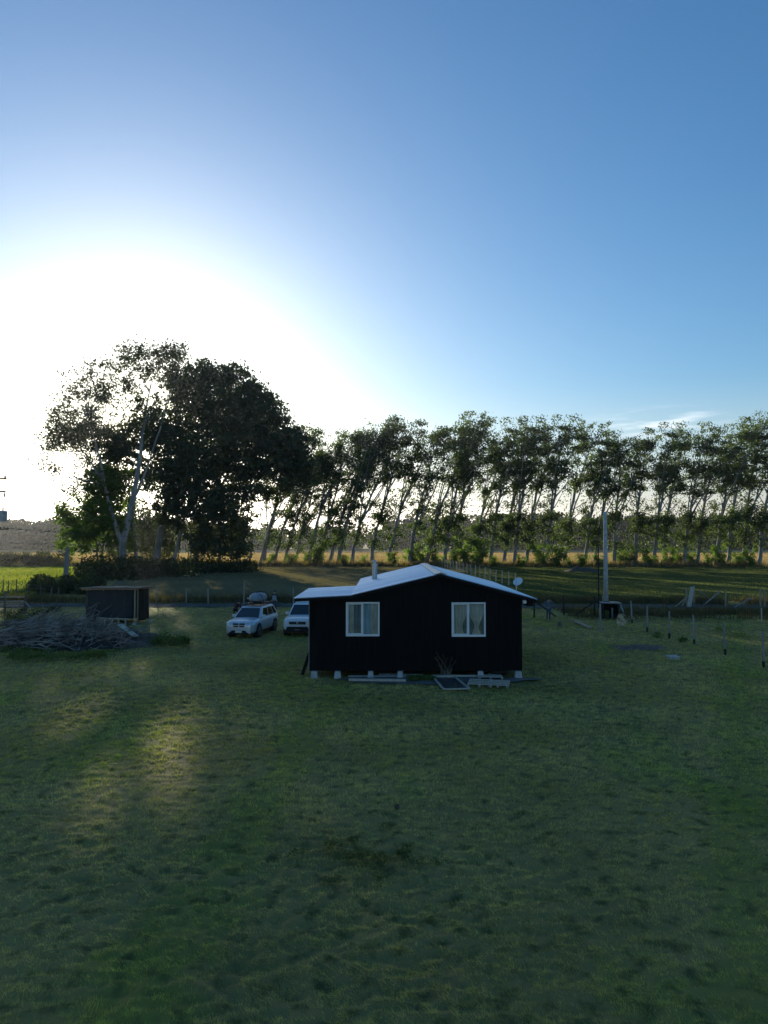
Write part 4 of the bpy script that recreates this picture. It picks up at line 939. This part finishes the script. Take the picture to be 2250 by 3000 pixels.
crouch = dict(pelvis=(0,.12,.42), spine=(.05,.02,.60), chest=(.12,-.12,.78), neck=(.17,-.20,.90), head=(.22,-.26,.95),
  shr=(.28,-.12,.86), shl=(-.03,-.20,.84), elr=(.40,-.30,.66), ell=(.05,-.42,.62), wrr=(.34,-.46,.48), wrl=(.16,-.52,.44),
  hipr=(.10,.10,.40), hipl=(-.09,.10,.40), knr=(.17,-.30,.46), knl=(-.13,-.30,.45), anr=(.15,-.08,.09), anl=(-.12,-.08,.09))
q = at(690, 1802); person('person in dark maroon top crouching left of the silver car', (q.x, q.y, 0), R(15), crouch, 1.72, 'maroon', 'jacket_black')

# ------------------------------------------------------------------ open shed on the left
sn = at(395, 1830); sx1, sy0 = sn.x, sn.y; sx0 = sx1 - 3.35; SH_ = 2.36
shed = empty('open_shed', ((sx0+sx1)/2, sy0, 0)); tag(shed, 'small open timber shed hung with black netting, left of the parked cars', 'shed')
sl_ = lambda x, y, z: Vector((x-(sx0+sx1)/2, y-sy0, z))
for x, y in ((sx0+.04, sy0+.04), (sx1-.04, sy0+.04), (sx1-.04, sy0+.62), (sx1-.04, sy0+2.9), (sx0+.04, sy0+2.9)):
    MB().beam(sl_(x, y, -.05), sl_(x, y, SH_ - (y-sy0)*.04), .085, .085).build('post', M['timber'], shed)
mb = MB(); n_ = 18                                   # hanging net front, slightly slack
def net(mb, a, b, z0, z1, out):
    vs = []; fs = []
    for i in range(7):
        for k in range(n_+1):
            u = k/n_; p = a.lerp(b, u); sag = .03*math.sin(u*17)*math.sin(math.pi*i/6+.3); vs.append(Vector((p.x+out[0]*sag, p.y+out[1]*sag, z1+(z0-z1)*i/6 + (.03*math.sin(u*9) if i == 6 else 0))))
    for i in range(6):
        for k in range(n_): q = i*(n_+1)+k; fs.append((q, q+1, q+n_+2, q+n_+1))
    mb.add(vs, fs)
net(mb, sl_(sx0, sy0-.01, 0), sl_(sx1-.16, sy0-.01, 0), .46, SH_-.06, (0, 1)); mb.build('front_net', M['shade_net'], shed, fix=False)
mb = MB(); net(mb, sl_(sx1+.01, sy0+.66, 0), sl_(sx1+.01, sy0+2.95, 0), .12, SH_-.12, (1, 0)); mb.build('side_net', M['black_board'], shed, fix=False)
mb = MB(); net(mb, sl_(sx0, sy0+2.96, 0), sl_(sx1, sy0+2.96, 0), .1, SH_-.12, (0, 1)); mb.build('back_net', M['black_board'], shed, fix=False)
mb = MB(); net(mb, sl_(sx0-.01, sy0+.1, 0), sl_(sx0-.01, sy0+2.9, 0), .1, SH_-.1, (1, 0)); mb.build('side_net', M['black_board'], shed, fix=False)
for y, dz in ((0, .0), (1.5, -.05), (3.05, -.1)): MB().beam(sl_(sx0-.3, sy0+y-.08, SH_+.05+dz), sl_(sx1+.2, sy0+y-.08, SH_+.05+dz), .05, .10).build('roof_beam', M['timber'], shed)
MB().add([sl_(sx0-.38, sy0-.35, SH_+.125), sl_(sx1+.26, sy0-.35, SH_+.125), sl_(sx1+.26, sy0+3.3, SH_+.0), sl_(sx0-.38, sy0+3.3, SH_+.0), sl_(sx0-.38, sy0-.35, SH_+.16), sl_(sx1+.26, sy0-.35, SH_+.16), sl_(sx1+.26, sy0+3.3, SH_+.035), sl_(sx0-.38, sy0+3.3, SH_+.035)],
         [(3,2,1,0),(4,5,6,7),(0,1,5,4),(1,2,6,5),(2,3,7,6),(3,0,4,7)]).build('roof', M['bark_dark'], shed)
mb = MB(); mb.beam(sl_(sx0+.75, sy0-.12, .47), sl_(sx1-.30, sy0-.16, .40), .05, .06); mb.build('rail', M['timber_pale'], shed)
for x in (sx0+.85, sx0+1.35, sx0+1.85, sx0+2.3, sx0+2.75): MB().beam(sl_(x, sy0-.14, -.03), sl_(x, sy0-.14, .42), .07, .05).build('rail_leg', M['timber_pale'], shed)
for x, y in ((sx1-.02, sy0-.02), (sx1+.52, sy0+1.6)): MB().box(x-.12-(sx0+sx1)/2, x+.10-(sx0+sx1)/2, y-sy0-.12, y-sy0+.08, -.03, .13).build('footing', M['block'], shed, bevel=.02)

# ------------------------------------------------------------------ brush pile
pc = at(185, 1885); bp_ = empty('brush_pile', (pc.x, pc.y, 0)); tag(bp_, 'large heap of cut grey branches on the lawn in front of the shed', 'brush pile')
HX, HY_ = 4.6, 3.0
def hump(x, y): return 1.2*max(0, 1-(x/HX)**2-(y/HY_)**2)**.8
mb = MB()
for k in range(760):
    a = random.uniform(0, 6.28); r = math.sqrt(random.random()); x, y = HX*.95*r*math.cos(a), HY_*.95*r*math.sin(a)
    z = hump(x, y)*random.uniform(.2, 1.05)+.04; L = random.uniform(.7, 2.6); th = random.gauss(.1, .95) + (math.pi if random.random() < .5 else 0)
    d = np.array([math.cos(th), math.sin(th)*.8, random.gauss(.02, .20)]); r0 = random.choice((.009,.012,.016,.024,.036))
    pts = curve((x-d[0]*L/2, y-d[1]*L/2, max(.03, z-d[2]*L/2)), d, (random.gauss(0,1.1), random.gauss(0,.8), random.gauss(-.15,.45)), L, 5)
    for p in pts: p[2] = max(p[2], .02)
    mb.tube(pts, [r0*(1-.12*j) for j in range(6)], 4)
    if random.random() < .7:
        q = pts[3]; c2 = curve(q, d+np.array([random.gauss(0,.7), random.gauss(0,.6), random.gauss(.3,.4)]), (0,0,.1), L*.4, 3); mb.tube(c2, [r0*.6, r0*.5, r0*.4, r0*.25], 4)
for k in range(90):                                  # thicker bleached limbs lying over the heap
    a = random.uniform(3.0, 6.4); r = random.uniform(.1, .98); x, y = HX*.95*r*math.cos(a), HY_*.95*r*math.sin(a); L = random.uniform(1.2, 3.4); th = random.gauss(0, .6)
    d = np.array([math.cos(th), math.sin(th), random.gauss(0,.15)]); pts = curve((x-d[0]*L/2, y-d[1]*L/2-.1, hump(x, y)+.12), d, (random.gauss(0,.9), random.gauss(0,.7), random.gauss(-.1,.3)), L, 6)
    for p in pts: p[2] = max(p[2], hump(p[0], p[1])*.9+.04)
    r0 = random.uniform(.022, .055); mb.tube(pts, [r0*(1-.12*j) for j in range(7)], 5)
    for j in (2, 4): mb.tube(curve(pts[j], d+np.array([random.gauss(0,.8), random.gauss(0,.6), random.gauss(.4,.4)]), (0,0,.1), L*.35, 3), [r0*.6, r0*.5, r0*.4, r0*.2], 4)
vs = [(HX*.93*u, HY_*.93*v, hump(HX*.93*u, HY_*.93*v)*.72-.03) for u in np.linspace(-1, 1, 25) for v in np.linspace(-1, 1, 25)]
fs = [(i*25+j, (i+1)*25+j, (i+1)*25+j+1, i*25+j+1) for i in range(24) for j in range(24)]
MB().add(vs, fs).build('shade_core', M['heap_shade'], bp_, fix=False, smooth=True)  # dark hump added so the gaps between branches look shaded
o = mb.build('branches', M['twig'], bp_, fix=False); o['kind'] = 'stuff'
C = np.concatenate([clump((HX*.9*r*math.cos(a), HY_*.9*r*math.sin(a), hump(HX*.9*r*math.cos(a), HY_*.9*r*math.sin(a))*.55), (.5,.4,.25), 40) for a, r in [(random.uniform(0,6.28), math.sqrt(random.random())) for _ in range(34)]]); C = C[C[:,2] > 0]
o = link('dead_leaves', leaf_mesh('dead_leaves', C, .09), M['dry_dark'], bp_); o['kind'] = 'stuff'
A, B = atY(350,1829,40.2), atY(398,1864,39.2); o = MB().beam(A-A, B-A, .36, .05).build('board', M['timber_pale'], bevel=.006); o.location = A; tag(o, 'weathered grey board leaning down the right end of the brush pile', 'board')
p = at(345, 1873); mb = MB(); mb.tube([(-1.0,-.1,.10), (0,0,.14), (1.1,.15,.12), (1.5,.25,.1)], [.10,.13,.11,.08], 8); o = mb.build('log', M['twig']); o.location = p; tag(o, 'grey log lying at the right foot of the brush pile', 'log')
p = at(32, 1875); mb = MB(); mb.sphere((0,0,.16), (.28,.2,.2), 10, 6); o = mb.build('white_sack', M['plate'], smooth=True); o.location = p; tag(o, 'small white sack at the left end of the brush pile', 'sack')
def mound(name, label, cat, pxy, rx, ry, h, m):
    p = at(*pxy); vs = []; fs = []; n = 20
    for i in range(n+1):
        for j in range(n+1):
            u, v = i/n*2-1, j/n*2-1; r = math.hypot(u, v); z = h*max(0, 1-r*r)**1.2*(.7+.6*vnoise(u*3+9, v*3+5))-.03; vs.append((u*rx, v*ry, z))
    for i in range(n):
        for j in range(n): a = i*(n+1)+j; fs.append((a, a+n+1, a+n+2, a+1))
    me = bpy.data.meshes.new(name); me.from_pydata(vs, [], fs); me.update(); o = link(name, me, m); o.location = p
    me.polygons.foreach_set('use_smooth', np.ones(len(fs), bool)); return tag(o, label, cat)
mound('earth_mound', 'low mound of bare earth and dry grass right of the brush pile', 'mound', (425, 1880), 1.7, 1.0, .55, M['earth'])
mound('earth_bank', 'dark earth bank under the right end of the brush pile', 'mound', (370, 1893), 1.6, .7, .30, M['earth'])
mound('earth_mound', 'dark dug earth patch in the grass, right of the house', 'mound', (1880, 1895), 1.5, 1.1, .10, M['earth'])
mound('earth_mound', 'dark earth heap far out in the meadow, left of the thin dark pole', 'mound', (1705, 1675), 3.5, 3, .9, M['earth'])
def weeds(label, spots, h, sz, n, leaf='weed_leaf', name='weeds'):
    C = []
    for px, py, r in spots:
        p = at(px, py)
        for _ in range(9): C.append(clump((p.x+random.gauss(0,r*.5), p.y+random.gauss(0,r*.5), random.uniform(.2,.8)*h), (r*.35, r*.35, h*.35), n))
    C = np.concatenate(C); C = C[C[:,2] > 0]; o = link(name, leaf_mesh(name, C, sz, .4), M[leaf]); return tag(o, label, 'weeds', kind='stuff')
weeds('rank green weeds beside the earth mound right of the brush pile', [(490,1880,.8), (515,1888,.7), (465,1892,.6), (540,1895,.5)], .45, .13, 60)
weeds('dark green weeds along the front of the brush pile', [(60,1925,1), (120,1935,1), (180,1930,1), (250,1930,.9), (300,1922,.9), (20,1915,1)], .35, .12, 60)
weeds('patch of taller weeds in the middle of the foreground lawn', [(1000+random.gauss(90,75), 2525+random.gauss(0,42), random.uniform(.1,.24)) for _ in range(24)], .10, .045, 14, 'lush_weed')
weeds('browned scrub between the track and the brush pile at the left edge', [(15,1815,1.2), (60,1830,1.2), (110,1845,1), (40,1850,1), (150,1800,.9), (85,1805,.9)], .6, .14, 60, 'bramble_leaf')
weeds('small dock plants along the right hand fence', [(1930,1868,.25), (2000,1882,.25), (2170,1868,.7), (2120,1850,.5)], .35, .1, 30)

# ------------------------------------------------------------------ fences
def wire_run(mb, pts, hs, r=.006, sag=.02):
    for h in hs:
        for a, b in zip(pts, pts[1:]):
            A, B = Vector(a)+Vector((0,0,h)), Vector(b)+Vector((0,0,h)); mb.tube([A, A.lerp(B,.5)-Vector((0,0,sag)), B], r, 3, False)
def fence(name, label, feet, h, w, m, cat='fence', hs=(), tip=None, wm='wire', lean=.03, post='post', wr=.006):
    o = empty(name, feet[0]); tag(o, label, cat); O = Vector(feet[0])
    for i, f in enumerate(feet):
        f = Vector(f); hh = h[i] if isinstance(h, (list, tuple)) else h*random.uniform(.95, 1.05)
        t = f + Vector((random.gauss(0, lean), random.gauss(0, lean), hh))
        ps = MB().tube([f-O-Vector((0,0,.05)), f.lerp(t,.5)-O, t-O], [w/2, w/2*.96, w/2*.9], 7).build(post, M[m], o)
        if tip: q = f.lerp(t, .17); MB().tube([f-O-Vector((0,0,.04)), q-O], [w/2+.006]*2, 7).build('tarred_foot', M[tip], ps)
    if hs: mb = MB(); wire_run(mb, [Vector(f)-O for f in feet], hs, wr); mb.build('wires', M[wm], o)
    return o
RF_ = [(1765,1806),(1852,1825),(1896,1850),(1961,1868),(2034,1887),(2125,1917),(2237,1955)]
last = at(2237,1955); prev = at(2125,1917); ext = last + (last-prev)*1.0
fence('garden_fence', 'wire fence with slim grey posts on black tarred feet, right of the lawn', [at(*p) for p in RF_] + [ext], 1.58, .11, 'timber_grey', hs=(.35,.7,1.05,1.4), tip='tar', wm='black_wire')
f = [at(1565,1809), at(1652,1801), at(1742,1806)]
o = fence('corner_fence', 'black post fence with slanting braces behind the person right of the house', f, 1.55, .13, 'post_dark', hs=(.3,.65,1.0,1.4), wm='black_wire'); O = Vector(f[0])
for a, b in (((1568,1762),(1628,1806)), ((1741,1764),(1685,1802))):
    A = Vector(atY(*a, f[0].y if a[0] < 1600 else f[2].y)); B = at(*b); MB().beam(A-O, B-O, .09, .09).build('brace', M['post_dark'], o)
A = atY(1742,1763,f[2].y); B = atY(1800,1763,f[2].y+.4); MB().beam(A-O, B-O, .1, .1).build('top_rail', M['post_dark'], o)
# road side fence with pale mesh posts, left to right
f = [at(x, y) for x, y in ((458,1765),(545,1768),(610,1770),(714,1772),(860,1770),(945,1768))]
fence('roadside_fence', 'sparse wire fence with weathered posts along the track behind the cars', f, [1.5,1.3,1.4,2.1,1.5,1.4], .12, 'timber_grey', hs=(.3,.7,1.1), wr=.008)
f = [at(x, y) for x, y in ((8,1738),(24,1740),(48,1737),(84,1745),(120,1748),(150,1750),(172,1750))]
fence('meadow_fence', 'short fence of dark stakes in front of the sunlit meadow at the left edge', f, [1.5,1.4,1.5,1.0,1.1,1.0,1.0], .13, 'bark_dark', hs=(.4,.8,1.15), wr=.008)
g0 = at(-60, 1790); gate = empty('field_gate', g0); tag(gate, 'grey bar gate standing by the track at the left picture edge', 'gate')
A, B = at(-60,1790)-g0, at(75,1788)-g0
for z in (.35, .75, 1.1): MB().beam(A+Vector((0,0,z)), B+Vector((0,0,z)), .05, .09).build('rail', M['timber_grey'], gate)
for q in (A, A.lerp(B,.55), B): MB().beam(q-Vector((0,0,.05)), q+Vector((0,0,1.3)), .11, .11).build('post', M['bark_dark'], gate)
C_ = at(15,1788)-g0; MB().beam(C_-Vector((0,0,.05)), C_+Vector((0,0,1.55)), .12, .12).build('post', M['bark_dark'], gate)
MB().beam(B+Vector((0,0,.55)), B+Vector((2.0,.1,.5)), .06, .09).build('rail', M['bark_dark'], gate)
f0 = at(72,1790); o = empty('leaning_pole', f0); tag(o, 'pale pole leaning into the grass right of the bar gate', 'pole')
MB().tube([Vector((0,0,.75)), at(110,1802)-f0], [.045,.035], 6).build('shaft', M['timber_grey'], o); MB().beam((0,0,-.03), (0,0,.95), .1, .1).build('stake', M['bark_dark'], o)
# fence between paddock and meadow, running back from the ridge
a, b = at(1512, 1722), at(1296, 1660); f = [a.lerp(b, (i/17)**1.0) for i in range(18)]
fence('paddock_fence', 'long fence of pale stakes running back across the field behind the roof', f, 1.7, .16, 'timber_pale', hs=(.4,.8,1.2,1.5), lean=.06, wr=.012)
# braced fence beyond the track on the right
f = [at(2012,1774), at(2034,1773), at(2126,1780), at(2228,1782), at(2241,1782), at(2330,1786)]
o = fence('field_fence', 'braced wooden fence with wire mesh beyond the track on the right', f, [1.55,1.7,1.5,1.6,1.6,1.6], .16, 'timber', hs=(.2,.45,.7,.95,1.2,1.45), wr=.008); O = Vector(f[0])
for (ax, ay), (bx, by), yy, m in (((2018,1745),(1978,1778),f[0].y,'timber'), ((2010,1752),(1998,1776),f[0].y-.4,'timber'), ((2110,1732),(2060,1774),f[1].y,'timber_grey'), ((2048,1730),(2082,1757),f[1].y,'timber_grey'), ((2200,1752),(2150,1780),f[2].y,'timber_grey')):
    MB().beam(atY(ax, ay, yy)-O, at(bx, by)-O, .09, .09).build('brace', M[m], o)
p = at(2019, 1779); o = MB().beam((0,0,.0), (.42,.25,1.72), .34, .05, R(20)).build('board', M['timber_pale'], bevel=.005); o.location = (p.x, p.y, 0); tag(o, 'broad pale board propped against the braced fence corner', 'board')
p = at(2231, 1823); o = empty('marker_stake', p); tag(o, 'thin pale stake in the rough grass near the right picture edge', 'stake'); MB().tube([(0,0,-.05), (.02,0,.95)], .045, 6).build('stake', M['timber_pale'], o)
MB().box(-.06,.06,-.05,.05,.93,1.0).build('cap', M['timber_grey'], o)

# ------------------------------------------------------------------ poles
p = at(1776, 1800); o = empty('concrete_pole', p); tag(o, 'tall tapered grey concrete pole rising behind the little shelter right of the house', 'pole')
MB().tube([(0,0,-.1), (0,0,4), (0,0,7.95)], [.20,.17,.13], 10).build('shaft', M['concrete'], o, smooth=True)
mb = MB(); [mb.tube([(-.16,0,z), (.16,0,z)], .012, 5) for z in (7.2, 7.5)]; mb.build('bolt', M['steel'], o)
p = at(1759, 1850); o = empty('service_pole', p); tag(o, 'thin pole with black upper tube and pale lower post beside the concrete pole', 'pole')
MB().tube([(0,0,-.1), (0,0,1.75)], [.065,.06], 8).build('post', M['timber_grey'], o); MB().tube([(-.06,.05,1.5), (-.07,.05,3.4), (-.05,.05,5.3)], [.045,.045,.04], 8).build('tube', M['tar'], o)
mb = MB(); mb.tube([(-.05,.05,5.25), (-.01,.02,5.42), (.1,0,5.38)], .03, 6); mb.build('bent_end', M['tar'], o)
# little shelter over the well
p = at(1790, 1813); o = empty('well_shelter', p, R(-6)); tag(o, 'little dark lean-to shelter with pale roof sheet at the foot of the concrete pole', 'shelter')
for x, y in ((-.62,-.4), (.48,-.4), (-.62,.5), (.48,.5)): MB().beam((x,y,-.05), (x,y,1.12), .08, .08).build('post', M['post_dark'], o)
MB().box(-.7,.55,.53,.56,.0,1.1).build('back_panel', M['black_trim'], o); MB().box(.50,.53,-.36,.52,.0,1.05).build('side_panel', M['black_trim'], o)
MB().beam((-.75,.05,1.19), (.62,.05,1.13), 1.25, .03).build('roof', M['timber_grey'], o); MB().beam((.0,-.05,1.23), (.66,-.05,1.19), 1.0, .025).build('roof_sheet', M['timber_pale'], o)
MB().tube([(-.3,-.1,0), (-.3,-.1,.62)], [.16,.16], 12).build('tank', M['weed_leaf'], o); MB().tube([(.1,0,0), (.1,0,.8)], [.06]*2, 8).build('pump_pipe', M['pipe'], o)
MB().tube([(.58,-.42,1.05), (.74,-.55,.62), (.82,-.6,.3)], .06, 8).build('drain_pipe', M['pipe'], o)
p = at(1821, 1834); o = empty('straw_bundle', p); tag(o, 'bright straw coloured bundle of dry grass in front of the well shelter', 'bundle')
C = np.concatenate([clump((random.gauss(0,.14), random.gauss(0,.1), random.uniform(.05,.72)), (.12,.1,.12), 24) for _ in range(22)]); C = C[C[:,2] > 0]; link('straw', leaf_mesh('straw', C, .15, .25, .6), M['straw'], o)
mb = MB(); [mb.tube([(random.gauss(0,.12), random.gauss(0,.1), 0), (random.gauss(0,.16), random.gauss(0,.1), random.uniform(.5,.85))], .012, 4) for _ in range(16)]; mb.build('stalk', M['timber_pale'], o)
A, B = at(1682, 1822), at(1729, 1842); c = (A+B)/2; o = MB().beam(A-c+Vector((0,0,.10)), B-c+Vector((0,0,.06)), .28, .09).build('plank', M['timber'], bevel=.01); o.location = c; tag(o, 'thick plank lying on the grass right of the person by the fence', 'plank')
p = at(1640, 1836); mb = MB(); mb.tube([(0,0,-.03), (0,0,.2), (.02,0,.3)], [.15,.13,.10], 9); o = mb.build('tree_stump', M['bark_dark']); o.location = p; tag(o, 'small dark stump in the grass left of the thick plank', 'stump')
p = at(1971, 1929); o = empty('inspection_box', p); tag(o, 'small grey lidded box in the grass before the right hand fence', 'box')
MB().box(-.25,.25,-.2,.2,-.03,.09).build('base', M['concrete'], o, bevel=.02); MB().box(-.28,.28,-.23,.23,.092,.13).build('lid', M['concrete'], o, bevel=.015)
p = at(1163, 2366); mb = MB(); mb.sphere((0,0,.02), (.055,.045,.045), 9, 6); o = mb.build('clod', M['earth']); o.location = p; tag(o, 'small dark clod in the middle of the foreground lawn', 'clod')
for v in o.data.vertices: v.co += Vector([random.gauss(0,.012) for _ in range(3)])
# dead tree stump, left
p = at(192, 1732); dt = empty('dead_tree', (p.x, p.y, 0)); tag(dt, 'bare grey dead tree trunk with one thin branch left of the shed', 'dead tree'); k = p.y/FPX
MB().tube([(0,0,-.1), (-.03,0,1.2), (.05,0,2.6), (.02,0,3.6), (.14,0,4.7), (.2,0,4.95)], [.36,.28,.26,.22,.17,.10], 10).build('trunk', M['bark'], dt, smooth=True)
MB().tube([(.0,0,3.9), (-.3,-.05,4.15), (-.75,-.05,4.45), (-1.15,0,4.55)], [.08,.06,.04,.015], 6).build('branch', M['bark_dark'], dt)
# power pole just outside the left edge
up = Vector((-27.7, 50, 0)); o = empty('utility_pole', up); tag(o, 'utility pole at the left picture edge, only its crossarms and transformer in view', 'utility pole')
MB().tube([(0,0,-.1), (0,0,6), (0,0,11)], [.18,.15,.12], 10).build('shaft', M['concrete'], o)
arm = MB(); arm.beam((-1.3,0,10.03), (1.3,0,10.03), .12, .12); arm = arm.build('crossarm', M['post_dark'], o)
arm2 = MB(); arm2.beam((-1.2,0,9.13), (1.25,0,9.13), .12, .12); arm2 = arm2.build('crossarm', M['post_dark'], o)
for x in (-1.1, -.4, 1.2): MB().tube([(x,0,10.095), (x,0,10.16), (x,0,10.27)], [.05,.08,.03], 8).build('insulator', M['tar'], arm)
for x in (1.15,): MB().tube([(x,0,9.06), (x+.05,0,8.95), (x+.02,0,8.72)], [.03,.06,.04], 8).build('insulator', M['tar'], arm2)
tr = MB(); tr.box(.35,1.28,-.3,.3,7.05,7.8); tr = tr.build('transformer', M['concrete'], o, bevel=.05); MB().tube([(1.1,0,7.8),(1.1,0,7.95),(1.1,0,8.15)], [.05,.06,.02], 8).build('bushing', M['tar'], tr)
mb = MB(); mb.beam((.12,0,6.5), (1.5,0,6.5), .07, .07); mb = mb.build('bracket', M['post_dark'], o)
for x in (.7,.95,1.2,1.45): MB().tube([(x,0,6.54),(x,0,6.60),(x,0,6.66)], [.05,.06,.03], 8).build('insulator', M['tar'], mb)
far = atY(560, 1570, 139); q = empty('utility_pole', (far.x, far.y, 0)); tag(q, 'second utility pole standing among the dark trunks of the grove', 'utility pole')
MB().tube([(0,0,-.1), (0,0,8)], [.16,.12], 8).build('shaft', M['concrete'], q); MB().beam((-.8,0,7.0), (.8,0,7.0), .1, .1).build('crossarm', M['post_dark'], q)
for z, lab in ((6.58, 'upper power line crossing before the distant wood on the left'), (5.55, 'lower faint power line crossing before the distant wood on the left')):
    A, B = up+Vector((1.3,0,z)), Vector((far.x, far.y, z+.6)); pts = [A.lerp(B, i/10)-A-Vector((0,0,.7*math.sin(math.pi*i/10))) for i in range(11)]
    o = MB().tube(pts, .022 if z > 6 else .014, 4).build('power_line', M['black_wire']); o.location = A; tag(o, lab, 'power line')
